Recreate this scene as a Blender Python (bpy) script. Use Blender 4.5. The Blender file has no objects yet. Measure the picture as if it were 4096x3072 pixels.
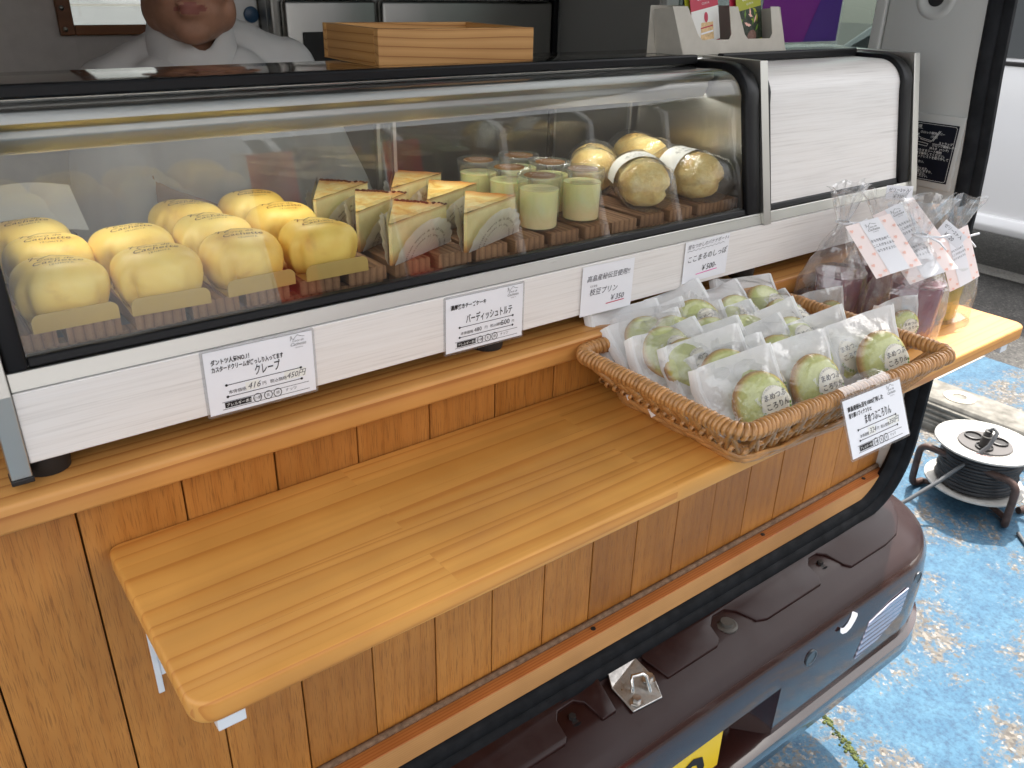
import bpy, bmesh, math, random
from mathutils import Vector, Matrix, noise as mnoise
from mathutils.bvhtree import BVHTree
R = math.radians
random.seed(7)
sc = bpy.context.scene
COL = sc.collection
# ------------------------------------------------------------------ camera
cam = bpy.data.objects.new('camera', bpy.data.cameras.new('camera')); COL.objects.link(cam)
cam.data.sensor_width = 36.0; cam.data.lens = 36.0 * 3318.5 / 4096.0
cam.data.clip_start = 0.02; cam.data.clip_end = 400
PITCH, YAW, ROLL = R(25.7486), R(37.8793), R(1.3057)
fw = Vector((math.sin(YAW)*math.cos(PITCH), math.cos(YAW)*math.cos(PITCH), -math.sin(PITCH)))
rt = Vector((math.cos(YAW), -math.sin(YAW), 0)); up = rt.cross(fw)
rt2 = rt*math.cos(ROLL) + up*math.sin(ROLL); up2 = -rt*math.sin(ROLL) + up*math.cos(ROLL)
cam.matrix_world = Matrix(((rt2.x, up2.x, -fw.x, 0), (rt2.y, up2.y, -fw.y, -0.6), (rt2.z, up2.z, -fw.z, 1.38), (0, 0, 0, 1)))
cam.data.dof.use_dof = True; cam.data.dof.focus_distance = 0.92; cam.data.dof.aperture_fstop = 20.0
sc.camera = cam
# ------------------------------------------------------------------ sky, sun, exposure
SUN_DIR = Vector((0.88, 0.40, 1.75)).normalized()      # towards the sun
elev = math.asin(SUN_DIR.z); azim = math.atan2(SUN_DIR.x, SUN_DIR.y)
w = bpy.data.worlds.new('World'); sc.world = w; w.use_nodes = True
wn = w.node_tree.nodes; bg = wn['Background']
sky = wn.new('ShaderNodeTexSky'); sky.sky_type = 'NISHITA'; sky.sun_disc = False
sky.sun_elevation = elev; sky.sun_rotation = azim; sky.air_density = 1.0; sky.dust_density = 2.5; sky.ozone_density = 1.0
veil = wn.new('ShaderNodeHueSaturation'); veil.inputs['Saturation'].default_value = 0.25     # thin bright cloud veil: pale sky all round
w.node_tree.links.new(sky.outputs[0], veil.inputs['Color']); tint = wn.new('ShaderNodeMix'); tint.data_type = 'RGBA'; tint.blend_type = 'MULTIPLY'; tint.inputs[0].default_value = 1; tint.inputs[7].default_value = (1, .97, .93, 1)
w.node_tree.links.new(veil.outputs[0], tint.inputs[6]); w.node_tree.links.new(tint.outputs[2], bg.inputs[0]); bg.inputs[1].default_value = 0.15
sun = bpy.data.objects.new('sun', bpy.data.lights.new('sun', 'SUN')); COL.objects.link(sun)
sun.data.energy = 2.0; sun.data.angle = R(0.6); sun.data.color = (1, 0.95, 0.88)
sun.rotation_euler = SUN_DIR.to_track_quat('Z', 'Y').to_euler(); sun.location = (3, 1, 6)
sc.view_settings.view_transform = 'Standard'; sc.view_settings.look = 'None'
sc.view_settings.exposure = 2.0; sc.view_settings.gamma = 1.0; sc.view_settings.use_curve_mapping = False
sc.render.engine = 'CYCLES'
sc.cycles.max_bounces = 12; sc.cycles.transparent_max_bounces = 24; sc.cycles.caustics_reflective = False; sc.cycles.caustics_refractive = False
sc.cycles.sample_clamp_indirect = 6

# ------------------------------------------------------------------ materials
def newmat(name):
    m = bpy.data.materials.new(name); m.use_nodes = True
    nt = m.node_tree; b = nt.nodes['Principled BSDF']
    return m, nt, b
def lin(r, g, b):
    f = lambda c: (c/255/12.92 if c/255 <= .04045 else ((c/255+.055)/1.055)**2.4)
    return (f(r), f(g), f(b), 1)
def node(nt, t, **kw):
    n = nt.nodes.new(t)
    for k, v in kw.items():
        if k.startswith('i_'):
            key = k[2:]; key = int(key) if key.isdigit() else key.replace('_', ' ')
            n.inputs[key].default_value = v
        else: setattr(n, k, v)
    return n
def L(nt, a, b): nt.links.new(a, b)
def coords(nt, scale=(1, 1, 1), rand=True, rot=(0, 0, 0)):
    tc = node(nt, 'ShaderNodeTexCoord'); mp = node(nt, 'ShaderNodeMapping'); mp.inputs['Scale'].default_value = scale
    mp.inputs['Rotation'].default_value = rot
    if rand:
        oi = node(nt, 'ShaderNodeObjectInfo'); ml = node(nt, 'ShaderNodeMath', operation='MULTIPLY'); ml.inputs[1].default_value = 7.3
        ad = node(nt, 'ShaderNodeVectorMath', operation='ADD')
        L(nt, oi.outputs['Random'], ml.inputs[0]); L(nt, tc.outputs['Object'], ad.inputs[0]); L(nt, ml.outputs[0], ad.inputs[1])
        L(nt, ad.outputs[0], mp.inputs[0])
    else: L(nt, tc.outputs['Object'], mp.inputs[0])
    return mp.outputs[0]
def ramp(nt, fac, stops):
    r = node(nt, 'ShaderNodeValToRGB'); e = r.color_ramp.elements
    while len(e) < len(stops): e.new(0.5)
    for i, (p, c) in enumerate(stops): e[i].position = p; e[i].color = c if len(c) == 4 else (*c, 1)
    L(nt, fac, r.inputs[0]); return r.outputs[0]
def mix(nt, a, b, fac, mode='MIX'):
    m = node(nt, 'ShaderNodeMix', data_type='RGBA', blend_type=mode)
    for s, v in ((m.inputs[6], a), (m.inputs[7], b), (m.inputs[0], fac)):
        if hasattr(v, 'links'): L(nt, v, s)
        else: s.default_value = v
    return m.outputs[2]
def noise(nt, vec, scale, detail=3, rough=.55, out='Fac', dist=0):
    n = node(nt, 'ShaderNodeTexNoise'); n.inputs['Scale'].default_value = scale; n.inputs['Detail'].default_value = detail
    n.inputs['Roughness'].default_value = rough; n.inputs['Distortion'].default_value = dist
    if vec is not None: L(nt, vec, n.inputs['Vector'])
    return n.outputs[out]
def bump(nt, b, h, strength=.2, dist=.001):
    bp = node(nt, 'ShaderNodeBump'); bp.inputs['Strength'].default_value = strength; bp.inputs['Distance'].default_value = dist
    L(nt, h, bp.inputs['Height']); L(nt, bp.outputs[0], b.inputs['Normal'])
def plain(name, col, rough=.5, metal=0, coat=0, var=.0, vscale=20, bmp=0, bscale=200, spec=.5, sss=0, trans=0, ior=1.45, alpha=1):
    m, nt, b = newmat(name); b.inputs['Base Color'].default_value = col
    b.inputs['Roughness'].default_value = rough; b.inputs['Metallic'].default_value = metal
    b.inputs['Coat Weight'].default_value = coat; b.inputs['Coat Roughness'].default_value = .08
    b.inputs['Specular IOR Level'].default_value = spec; b.inputs['IOR'].default_value = ior
    b.inputs['Transmission Weight'].default_value = trans
    if sss:
        b.inputs['Subsurface Weight'].default_value = sss; b.inputs['Subsurface Radius'].default_value = (1, .6, .3); b.inputs['Subsurface Scale'].default_value = .006
    if var or bmp: v = coords(nt)
    if var:
        f = noise(nt, v, vscale, 4)
        d = tuple(c*(1-var) for c in col[:3]) + (1,); l = tuple(min(1, c*(1+var*.6)) for c in col[:3]) + (1,)
        L(nt, ramp(nt, f, [(.3, d), (.7, l)]), b.inputs['Base Color'])
        L(nt, ramp(nt, f, [(.3, (min(1, rough*1.25),)*3), (.7, (rough*.85,)*3)]), b.inputs['Roughness'])
    if bmp: bump(nt, b, noise(nt, v, bscale, 3), bmp)
    return m
def wood(name, dark, mid, light, grain='X', lines=95, streak=60, pores=0.0, rough=.42, coat=.15, dist=5.0, staves=False, contrast=1.0, blotch=.25, freq_along=1.6, across=None, soft=False):
    m, nt, b = newmat(name)
    ax = 'XYZ'.index(grain)
    s = [1, 1, 1]; s[ax] = freq_along/60
    v = coords(nt, tuple(s))
    ov = coords(nt)
    if staves:
        # glued-up staves: a running bond of long narrow strips shifts the grain and the tint from strip to strip
        tc = node(nt, 'ShaderNodeTexCoord'); bt = node(nt, 'ShaderNodeTexBrick'); mp = node(nt, 'ShaderNodeMapping'); mp.inputs['Location'].default_value = (.13, .014, 0)
        bt.offset = .37; bt.inputs['Scale'].default_value = 1; bt.inputs['Brick Width'].default_value = .62; bt.inputs['Row Height'].default_value = .0395
        bt.inputs['Mortar Size'].default_value = .0002; bt.inputs['Mortar Smooth'].default_value = .3
        bt.inputs['Color1'].default_value = (0, 0, 0, 1); bt.inputs['Color2'].default_value = (1, 1, 1, 1); bt.inputs['Mortar'].default_value = (.5, .5, .5, 1)
        L(nt, tc.outputs['Object'], mp.inputs[0]); L(nt, mp.outputs[0], bt.inputs['Vector'])
        sh = node(nt, 'ShaderNodeVectorMath', operation='SCALE'); sh.inputs['Scale'].default_value = .37
        L(nt, bt.outputs['Color'], sh.inputs[0])
        ad = node(nt, 'ShaderNodeVectorMath', operation='ADD'); L(nt, v, ad.inputs[0]); L(nt, sh.outputs[0], ad.inputs[1]); v = ad.outputs[0]
    if soft:            # uneven ring spacing
        wn_ = node(nt, 'ShaderNodeTexNoise'); wn_.inputs['Scale'].default_value = 26; wn_.inputs['Detail'].default_value = 2; L(nt, v, wn_.inputs['Vector'])
        w1 = node(nt, 'ShaderNodeVectorMath', operation='SUBTRACT'); w1.inputs[1].default_value = (.5, .5, .5); L(nt, wn_.outputs['Color'], w1.inputs[0])
        w2 = node(nt, 'ShaderNodeVectorMath', operation='SCALE'); w2.inputs['Scale'].default_value = .05; L(nt, w1.outputs[0], w2.inputs[0])
        w3 = node(nt, 'ShaderNodeVectorMath', operation='ADD'); L(nt, v, w3.inputs[0]); L(nt, w2.outputs[0], w3.inputs[1]); v = w3.outputs[0]
    wv = node(nt, 'ShaderNodeTexWave', wave_type='BANDS', wave_profile='SAW')
    wv.bands_direction = across or {'X': 'Y', 'Y': 'X', 'Z': 'X'}[grain]
    wv.inputs['Scale'].default_value = lines*.314; wv.inputs['Distortion'].default_value = dist; wv.inputs['Detail'].default_value = 2.5; wv.inputs['Detail Scale'].default_value = .35; wv.inputs['Detail Roughness'].default_value = .55
    L(nt, v, wv.inputs['Vector'])
    st = noise(nt, v, streak, 5, .6)
    c = ramp(nt, wv.outputs['Fac'], [(0, light), (.5, light), (.8, mid), (.94, dark)] if soft else [(0, mid), (.55, light), (.86, mid), (.97, dark)])
    c = mix(nt, mid, c, .85*contrast)
    c = mix(nt, c, ramp(nt, st, [(.3, (.55, .5, .45, 1)), (.6, (1, 1, 1, 1))]), .45*contrast, 'MULTIPLY')
    bl = noise(nt, ov, 6, 3)
    c = mix(nt, c, ramp(nt, bl, [(.35, (1-blotch, 1-blotch*1.15, 1-blotch*1.3, 1)), (.65, (1, 1, 1, 1))]), 1.0, 'MULTIPLY')
    if pores:
        s2 = [1500, 1500, 1500]; s2[ax] = 46
        pv = coords(nt, tuple(s2)); pn = noise(nt, pv, 1, 2, .5)
        pm = ramp(nt, pn, [(.55, (1, 1, 1, 1)), (.64, (.36, .30, .24, 1))])
        c = mix(nt, c, pm, pores, 'MULTIPLY'); bump(nt, b, pm, .35, .0006)
    else: bump(nt, b, st, .12, .0006)
    oi = node(nt, 'ShaderNodeObjectInfo')
    c = mix(nt, c, ramp(nt, oi.outputs['Random'], [(0, (.76, .72, .66, 1)), (.5, (.92, .9, .88, 1)), (1, (1.0, 1.0, 1.0, 1))]), .9, 'MULTIPLY')
    if staves: c = mix(nt, c, ramp(nt, bt.outputs['Color'], [(0, (.87, .85, .8, 1)), (1, (1, 1, 1, 1))]), 1.0, 'MULTIPLY')
    L(nt, c, b.inputs['Base Color'])
    L(nt, ramp(nt, bl, [(.3, (rough*.8,)*3), (.7, (rough*1.2,)*3)]), b.inputs['Roughness'])
    b.inputs['Coat Weight'].default_value = coat; b.inputs['Coat Roughness'].default_value = .22
    return m
def thin(name, tint=(1, 1, 1, 1), rough=.02, haze=0.0, hazecol=(.9, .9, .9, 1), ior=1.5, bmp=0, bscale=40, boost=1.0, dust=0, trl=.5):
    """a thin clear sheet: what Fresnel does not mirror goes straight through; haze = milky scatter, in the clear wraps also painted-in glare"""
    m = bpy.data.materials.new(name); m.use_nodes = True; nt = m.node_tree; nt.nodes.clear()
    out = node(nt, 'ShaderNodeOutputMaterial'); tr = node(nt, 'ShaderNodeBsdfTransparent'); gl = node(nt, 'ShaderNodeBsdfGlossy')
    tr.inputs[0].default_value = tint; gl.inputs['Roughness'].default_value = rough
    ge = node(nt, 'ShaderNodeNewGeometry'); dt = node(nt, 'ShaderNodeVectorMath', operation='DOT_PRODUCT'); L(nt, ge.outputs['Normal'], dt.inputs[0]); L(nt, ge.outputs['Incoming'], dt.inputs[1])
    ab = node(nt, 'ShaderNodeMath', operation='ABSOLUTE'); L(nt, dt.outputs['Value'], ab.inputs[0])
    om = node(nt, 'ShaderNodeMath', operation='SUBTRACT'); om.inputs[0].default_value = 1; L(nt, ab.outputs[0], om.inputs[1])
    pw = node(nt, 'ShaderNodeMath', operation='POWER'); pw.inputs[1].default_value = 5; L(nt, om.outputs[0], pw.inputs[0])
    f0 = ((ior-1)/(ior+1))**2*boost                      # Fresnel reflectance of the sheet (same from both sides)
    mu = node(nt, 'ShaderNodeMath', operation='MULTIPLY_ADD', use_clamp=True); mu.inputs[1].default_value = 1-f0; mu.inputs[2].default_value = f0; L(nt, pw.outputs[0], mu.inputs[0])
    a = node(nt, 'ShaderNodeMixShader'); L(nt, mu.outputs[0], a.inputs[0]); L(nt, tr.outputs[0], a.inputs[1]); L(nt, gl.outputs[0], a.inputs[2])
    last = a.outputs[0]
    if bmp:
        v = coords(nt); bp = node(nt, 'ShaderNodeBump'); bp.inputs['Strength'].default_value = bmp; bp.inputs['Distance'].default_value = .002
        L(nt, noise(nt, v, bscale, 3, .6, dist=.6), bp.inputs['Height']); L(nt, bp.outputs[0], gl.inputs['Normal']); L(nt, bp.outputs[0], dt.inputs[0])
    if haze or dust:
        df = node(nt, 'ShaderNodeBsdfDiffuse'); df.inputs[0].default_value = hazecol; tl = node(nt, 'ShaderNodeBsdfTranslucent'); tl.inputs[0].default_value = hazecol
        h = node(nt, 'ShaderNodeMixShader'); h.inputs[0].default_value = trl; L(nt, df.outputs[0], h.inputs[1]); L(nt, tl.outputs[0], h.inputs[2])
        z = node(nt, 'ShaderNodeMixShader'); z.inputs[0].default_value = haze; L(nt, last, z.inputs[1]); L(nt, h.outputs[0], z.inputs[2])
        if dust:
            v = coords(nt); L(nt, ramp(nt, noise(nt, v, 900, 2), [(.72, (haze,)*3), (.8, (haze+dust,)*3)]), z.inputs[0])
        last = z.outputs[0]
    L(nt, last, out.inputs[0]); return m

M = {}
M['pine'] = wood('pine_board', lin(196, 118, 46), lin(228, 160, 74), lin(240, 180, 94), 'X', 62, 40, staves=True, rough=.5, coat=.04, dist=17, blotch=.2, contrast=.55, soft=True)
M['ledge'] = wood('pine_ledge', lin(168, 100, 40), lin(204, 142, 74), lin(220, 162, 90), 'X', 70, 40, contrast=.8, rough=.5, coat=.05, dist=9, blotch=.2, soft=True)
M['oak'] = wood('oak_plank', lin(170, 104, 38), lin(198, 132, 58), lin(212, 150, 74), 'Z', 60, 60, pores=.5, rough=.5, coat=.05, dist=6, blotch=.28, contrast=.35, freq_along=2.6)
M['cedar_top'] = wood('cedar_batten', lin(150, 76, 26), lin(196, 116, 54), lin(210, 138, 74), 'X', 260, 60, rough=.55, coat=.05, dist=2.0, contrast=1)
M['cedar_front'] = wood('cedar_batten_front', lin(188, 124, 66), lin(214, 158, 96), lin(222, 170, 110), 'X', 300, 60, rough=.55, coat=.05, dist=1.5, contrast=.6, across='Z')
M['deck'] = wood('deck_slat', lin(104, 72, 46), lin(150, 110, 76), lin(176, 136, 98), 'Y', 140, 90, pores=.4, rough=.7, coat=0, dist=3)
M['tray'] = wood('tray_wood', lin(150, 92, 36), lin(205, 152, 88), lin(222, 172, 108), 'X', 95, 22, rough=.5, coat=.1, dist=22, blotch=.12, freq_along=7, across='Z')
M['tray_side'] = wood('tray_wood_side', lin(150, 92, 36), lin(190, 138, 76), lin(205, 154, 92), 'Y', 110, 22, rough=.5, coat=.1, dist=6, blotch=.12, freq_along=8, across='Z')
M['wframe'] = wood('window_frame_wood', lin(84, 46, 16), lin(128, 76, 34), lin(146, 92, 46), 'X', 200, 60, rough=.4, coat=.2)
def laminate():
    m, nt, b = newmat('white_woodgrain_laminate'); v = coords(nt, (4.5, 240, 240), rand=True)
    f = noise(nt, v, 1.4, 4, .55, dist=.25); f2 = noise(nt, coords(nt, (8, 420, 420)), 1.5, 3)
    c = ramp(nt, f, [(.28, lin(208, 203, 198)), (.40, lin(228, 223, 218)), (.7, lin(233, 229, 225))])
    c = mix(nt, c, ramp(nt, f2, [(.3, (.86, .855, .85, 1)), (.5, (1, 1, 1, 1))]), .7, 'MULTIPLY')
    L(nt, c, b.inputs['Base Color']); b.inputs['Roughness'].default_value = .38; bump(nt, b, f, .1, .0006); return m
M['lam'] = laminate()
def steel(name, col, rough, axis=0, amt=.12):
    m, nt, b = newmat(name); s = [400, 400, 400]; s[axis] = 5
    f = noise(nt, coords(nt, tuple(s)), 1, 3)
    b.inputs['Metallic'].default_value = 1; b.inputs['Base Color'].default_value = col
    L(nt, ramp(nt, f, [(.25, (max(.03, rough-amt),)*3), (.75, (rough+amt,)*3)]), b.inputs['Roughness']); return m
M['steel'] = steel('brushed_steel', (.46, .45, .42, 1), .3, 0, .03)
M['steelz'] = steel('brushed_steel_upright', (.5, .49, .46, 1), .34, 2, .03)
M['steeltop'] = steel('polished_steel_top', (.42, .41, .39, 1), .1, 0, .05)
M['fridge'] = steel('fridge_steel', (.30, .295, .28, 1), .34, 2, .02)
M['chrome'] = plain('zinc_plate', (.55, .53, .5, 1), .32, 1, var=.3, vscale=120)
M['alu'] = steel('light_rail_aluminium', (.44, .44, .43, 1), .42, 0, .04)
M['rubber'] = plain('black_rubber', (.004, .004, .005, 1), .42, bmp=.03, bscale=300, spec=.3)
M['rubber2'] = plain('dusty_rubber', (.007, .0075, .009, 1), .65, var=.4, vscale=40, spec=.2)
M['black'] = plain('black_plastic', (.015, .014, .014, 1), .45)
M['paint'] = plain('brown_car_paint', (.028, .009, .007, 1), .22, 0, coat=1, spec=.3)
def dusty_paint():
    m, nt, b = newmat('dusty_brown_paint'); v = coords(nt)
    f = noise(nt, v, 9, 6, .65); f2 = noise(nt, v, 160, 4, .7)
    d = ramp(nt, f, [(.42, (0, 0, 0, 1)), (.7, (1, 1, 1, 1))]); d = mix(nt, d, ramp(nt, f2, [(.35, (0, 0, 0, 1)), (.7, (1, 1, 1, 1))]), .6, 'MULTIPLY')
    c = mix(nt, (.034, .0115, .0085, 1), (.16, .10, .085, 1), .35); 
    cm = node(nt, 'ShaderNodeMix', data_type='RGBA'); cm.inputs[6].default_value = (.019, .0048, .0038, 1); cm.inputs[7].default_value = (.045, .027, .023, 1)
    mu = node(nt, 'ShaderNodeMath', operation='MULTIPLY'); mu.inputs[1].default_value = .45; L(nt, d, mu.inputs[0]); L(nt, mu.outputs[0], cm.inputs[0])
    L(nt, cm.outputs[2], b.inputs['Base Color']); L(nt, ramp(nt, d, [(0, (.3,)*3), (1, (.7,)*3)]), b.inputs['Roughness'])
    b.inputs['Specular IOR Level'].default_value = .2; b.inputs['Coat Weight'].default_value = .12; b.inputs['Coat Roughness'].default_value = .2; return m
M['dpaint'] = dusty_paint()
M['trim'] = plain('grey_plastic_trim', lin(196, 196, 192), .5, bmp=.08, bscale=900)
M['cream'] = plain('cream_body_paint', lin(206, 198, 184), .4, coat=.4)
M['glass'] = thin('case_glass', (.985, .99, .985, 1), .0, .0, dust=.12, boost=1.0)
M['carglass'] = thin('tinted_glass', (.45, .5, .48, 1), .0)
M['darkglass'] = plain('dark_car_glass', (.012, .016, .016, 1), .03, spec=.6)
M['film'] = thin('clear_cellophane', (.97, .97, .97, 1), .05, .09, bmp=1.0, bscale=46, ior=1.5, boost=4.0)  # white haze partly stands in for glare on the bags
M['film2'] = thin('roll_wrap_film', (.98, .98, .97, 1), .06, .05, bmp=1.0, bscale=70, ior=1.5, boost=1.5)
M['pfilm'] = thin('packet_film', (.98, .98, .98, 1), .05, .10, (.96, .96, .96, 1), bmp=.7, bscale=60, ior=1.5, boost=2.0)  # slight milkiness plus extra white put in for film glare
M['milky'] = thin('milky_packet_back', (.9, .9, .9, 1), .12, .94, (.97, .97, .96, 1), bmp=.3, bscale=40, trl=.22)
M['clearpl'] = thin('clear_plastic_cup', (.97, .98, .96, 1), .03, .04, ior=1.5, boost=1.8)
M['lamin'] = thin('laminate_pouch', (.93, .93, .94, 1), .1, .12)
M['acrylic'] = thin('acrylic_frame', (.9, .93, .94, 1), .04, .15)
M['paper'] = plain('white_paper', (.82, .82, .85, 1), .55, var=.03, vscale=8)
M['paperw'] = plain('warm_paper', (.8, .79, .74, 1), .6)
M['ink'] = plain('black_ink', (.012, .009, .01, 1), .6)
M['inkp'] = plain('dark_pen_ink', (.05, .045, .06, 1), .6)
M['inkw'] = plain('white_print', (.8, .8, .78, 1), .6)
M['mirror'] = plain('mirror_glass', (.80, .86, .84, 1), .01, 1)
M['red'] = plain('red_pen', (.55, .03, .08, 1), .6)
M['pinkpen'] = plain('pink_pen', (.75, .12, .4, 1), .6)
M['pink'] = plain('pale_pink_card', lin(246, 230, 226), .6)
M['heart'] = plain('salmon_heart_print', lin(242, 194, 178), .6)
M['gold'] = plain('gold_card', lin(184, 154, 84), .4, .15, var=.08, vscale=30)
M['goldin'] = plain('card_edge', lin(196, 188, 160), .6)
def crepe():
    m, nt, b = newmat('crepe_skin'); v = coords(nt); f = noise(nt, v, 26, 3, .5, dist=.5); f2 = noise(nt, v, 60, 3, .6)
    c = ramp(nt, f, [(.27, lin(214, 164, 76)), (.38, lin(236, 196, 92)), (.52, lin(243, 208, 104)), (.7, lin(246, 218, 124))])
    c = mix(nt, c, ramp(nt, f2, [(.2, lin(190, 140, 80)), (.36, (1, 1, 1, 1))]), .25, 'MULTIPLY')
    L(nt, c, b.inputs['Base Color']); b.inputs['Roughness'].default_value = .5; b.inputs['Subsurface Weight'].default_value = .06
    b.inputs['Subsurface Radius'].default_value = (1, .7, .25); b.inputs['Subsurface Scale'].default_value = .006; bump(nt, b, f2, .10, .001); return m
M['crepe'] = crepe()
M['burn'] = plain('burnt_brand_mark', lin(96, 46, 12), .7)
def caketop():
    m, nt, b = newmat('baked_cake_top'); v = coords(nt); f = noise(nt, v, 45, 5, .65, dist=1); tc = node(nt, 'ShaderNodeTexCoord'); sp = node(nt, 'ShaderNodeSeparateXYZ'); L(nt, tc.outputs['Object'], sp.inputs[0])
    c = ramp(nt, f, [(.26, lin(204, 124, 46)), (.40, lin(238, 192, 96)), (.6, lin(246, 224, 152))])
    e = ramp(nt, sp.outputs['X'], [(.060, (1, 1, 1, 1)), (.082, lin(214, 150, 84))])
    L(nt, mix(nt, c, e, 1, 'MULTIPLY'), b.inputs['Base Color']); b.inputs['Roughness'].default_value = .4; bump(nt, b, f, .25, .002); return m
M['caketop'] = caketop()
def cakeside():
    m, nt, b = newmat('cheesecake_side'); v = coords(nt); f = noise(nt, v, 60, 5, .7); tc = node(nt, 'ShaderNodeTexCoord'); sp = node(nt, 'ShaderNodeSeparateXYZ'); L(nt, tc.outputs['Object'], sp.inputs[0])
    c = ramp(nt, sp.outputs['Z'], [(.0015, lin(170, 110, 50)), (.005, lin(214, 170, 96)), (.012, lin(238, 218, 150)), (.0325, lin(240, 224, 164)), (.0338, lin(206, 142, 60))])
    L(nt, mix(nt, c, ramp(nt, f, [(.3, (.86, .82, .74, 1)), (.6, (1, 1, 1, 1))]), .8, 'MULTIPLY'), b.inputs['Base Color']); b.inputs['Roughness'].default_value = .55
    b.inputs['Subsurface Weight'].default_value = .2; b.inputs['Subsurface Scale'].default_value = .005; bump(nt, b, f, .2, .001); return m
M['cakeside'] = cakeside()
def pudding():
    m, nt, b = newmat('layered_pudding'); v = coords(nt); f = noise(nt, v, 40, 3, .5); tc = node(nt, 'ShaderNodeTexCoord'); sp = node(nt, 'ShaderNodeSeparateXYZ'); L(nt, tc.outputs['Object'], sp.inputs[0])
    z = node(nt, 'ShaderNodeMath', operation='MULTIPLY_ADD'); z.inputs[1].default_value = .02; L(nt, f, z.inputs[0]); L(nt, sp.outputs['Z'], z.inputs[2])
    mr = node(nt, 'ShaderNodeMapRange'); mr.inputs[1].default_value = .01; mr.inputs[2].default_value = .06; L(nt, z.outputs[0], mr.inputs[0])
    c = ramp(nt, mr.outputs[0], [(.18, lin(244, 222, 172)), (.3, lin(240, 226, 172)), (.42, lin(232, 226, 166)), (.75, lin(236, 230, 162)), (.9, lin(250, 240, 164))])
    L(nt, c, b.inputs['Base Color']); b.inputs['Roughness'].default_value = .3; b.inputs['Subsurface Weight'].default_value = .3; b.inputs['Subsurface Scale'].default_value = .006; return m
M['pudding'] = pudding()
M['lidlabel'] = plain('brown_lid_label', lin(128, 88, 40), .4)
def spongemat(name, a, b_, c_):
    m, nt, b = newmat(name); v = coords(nt); f = noise(nt, v, 34, 5, .6); f2 = noise(nt, v, 260, 4, .7)
    c = ramp(nt, f, [(.3, a), (.5, b_), (.7, c_)]); L(nt, mix(nt, c, ramp(nt, f2, [(.35, (.80, .72, .58, 1)), (.55, (1, 1, 1, 1))]), .5, 'MULTIPLY'), b.inputs['Base Color'])
    b.inputs['Roughness'].default_value = .85; bump(nt, b, f2, .8, .003); return m
M['sponge'] = spongemat('sponge_roll', lin(228, 178, 100), lin(242, 210, 132), lin(248, 232, 170))
def greencake():
    m, nt, b = newmat('green_bean_cake'); v = coords(nt); f = noise(nt, v, 300, 4, .6); tc = node(nt, 'ShaderNodeTexCoord'); ln = node(nt, 'ShaderNodeVectorMath', operation='LENGTH')
    sp = node(nt, 'ShaderNodeVectorMath', operation='MULTIPLY'); sp.inputs[1].default_value = (1, 1, 0); L(nt, tc.outputs['Object'], sp.inputs[0]); L(nt, sp.outputs[0], ln.inputs[0])
    mr = node(nt, 'ShaderNodeMapRange'); mr.inputs[1].default_value = .02; mr.inputs[2].default_value = .031; L(nt, ln.outputs['Value'], mr.inputs[0])
    c = ramp(nt, mr.outputs[0], [(0, lin(196, 202, 124)), (.6, lin(190, 194, 112)), (.85, lin(198, 172, 96)), (1, lin(170, 116, 60))])
    L(nt, mix(nt, c, ramp(nt, f, [(.3, (.8, .8, .7, 1)), (.55, (1, 1, 1, 1))]), .8, 'MULTIPLY'), b.inputs['Base Color']); b.inputs['Roughness'].default_value = .6; bump(nt, b, f, .25, .001); return m
M['bean'] = greencake()
M['sticker'] = plain('cream_sticker', lin(234, 228, 208), .5)
M['greendot'] = plain('green_print', lin(110, 146, 52), .5)
M['wicker'] = plain('wicker_cane', lin(186, 134, 78), .36, coat=.3, var=.34, vscale=70, bmp=.25, bscale=420)
M['purple_jelly'] = plain('purple_jelly', (.36, .11, .16, 1), .12, trans=.45, ior=1.36)
M['yellow_jelly'] = plain('yellow_jelly', (.62, .55, .06, 1), .12, trans=.5, ior=1.36)
M['shirt'] = plain('white_cotton', (.72, .70, .69, 1), .8, bmp=.3, bscale=26)
M['skin'] = plain('skin', lin(172, 126, 102), .55, sss=.1, var=.16, vscale=45, bmp=.15, bscale=500)
M['lips'] = plain('lips', lin(150, 92, 82), .5)
M['hair'] = plain('black_hair', (.012, .01, .009, 1), .5, bmp=.4, bscale=300)
M['trouser'] = plain('dark_trousers', (.03, .03, .035, 1), .8)
M['wallpanel'] = plain('grey_wall_panel', lin(196, 188, 182), .6, var=.06, vscale=50)
M['carwhite'] = plain('white_car_paint', (.78, .78, .78, 1), .25, coat=.8)
M['tyre'] = plain('tyre_rubber', (.02, .02, .02, 1), .8)
M['concrete'] = plain('worn_concrete', (.20, .19, .165, 1), .9, var=.45, vscale=22, bmp=.6, bscale=90)
M['rust'] = plain('brown_steel_tube', (.09, .055, .045, 1), .45, .3, var=.4, vscale=40)
M['flange'] = plain('worn_white_enamel', (.46, .45, .42, 1), .4, var=.22, vscale=26)
M['cable'] = plain('black_cable', (.02, .02, .022, 1), .5, var=.3)
M['gcable'] = plain('grey_cable', (.09, .095, .1, 1), .5)
M['plate'] = plain('yellow_number_plate', (.85, .56, .015, 1), .4)
M['kraft'] = plain('grey_cardboard', lin(196, 190, 178), .7, var=.05, vscale=60)
M['crimson'] = plain('crimson_print', lin(186, 44, 70), .45)
M['lime'] = plain('lime_print', lin(166, 168, 44), .45)
M['purpleprint'] = plain('purple_print', lin(96, 20, 110), .3)
M['violet'] = plain('violet_print', lin(60, 30, 110), .3)
M['leafdark'] = plain('dark_leaf_print', lin(52, 62, 48), .5, var=.6, vscale=300)
M['cakeprint'] = plain('cake_print', lin(222, 190, 140), .5, var=.3, vscale=300)
M['brownprint'] = plain('brown_print', lin(130, 96, 84), .5, var=.3, vscale=300)
M['bluelogo'] = plain('blue_badge', lin(60, 90, 120), .3)
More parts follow.
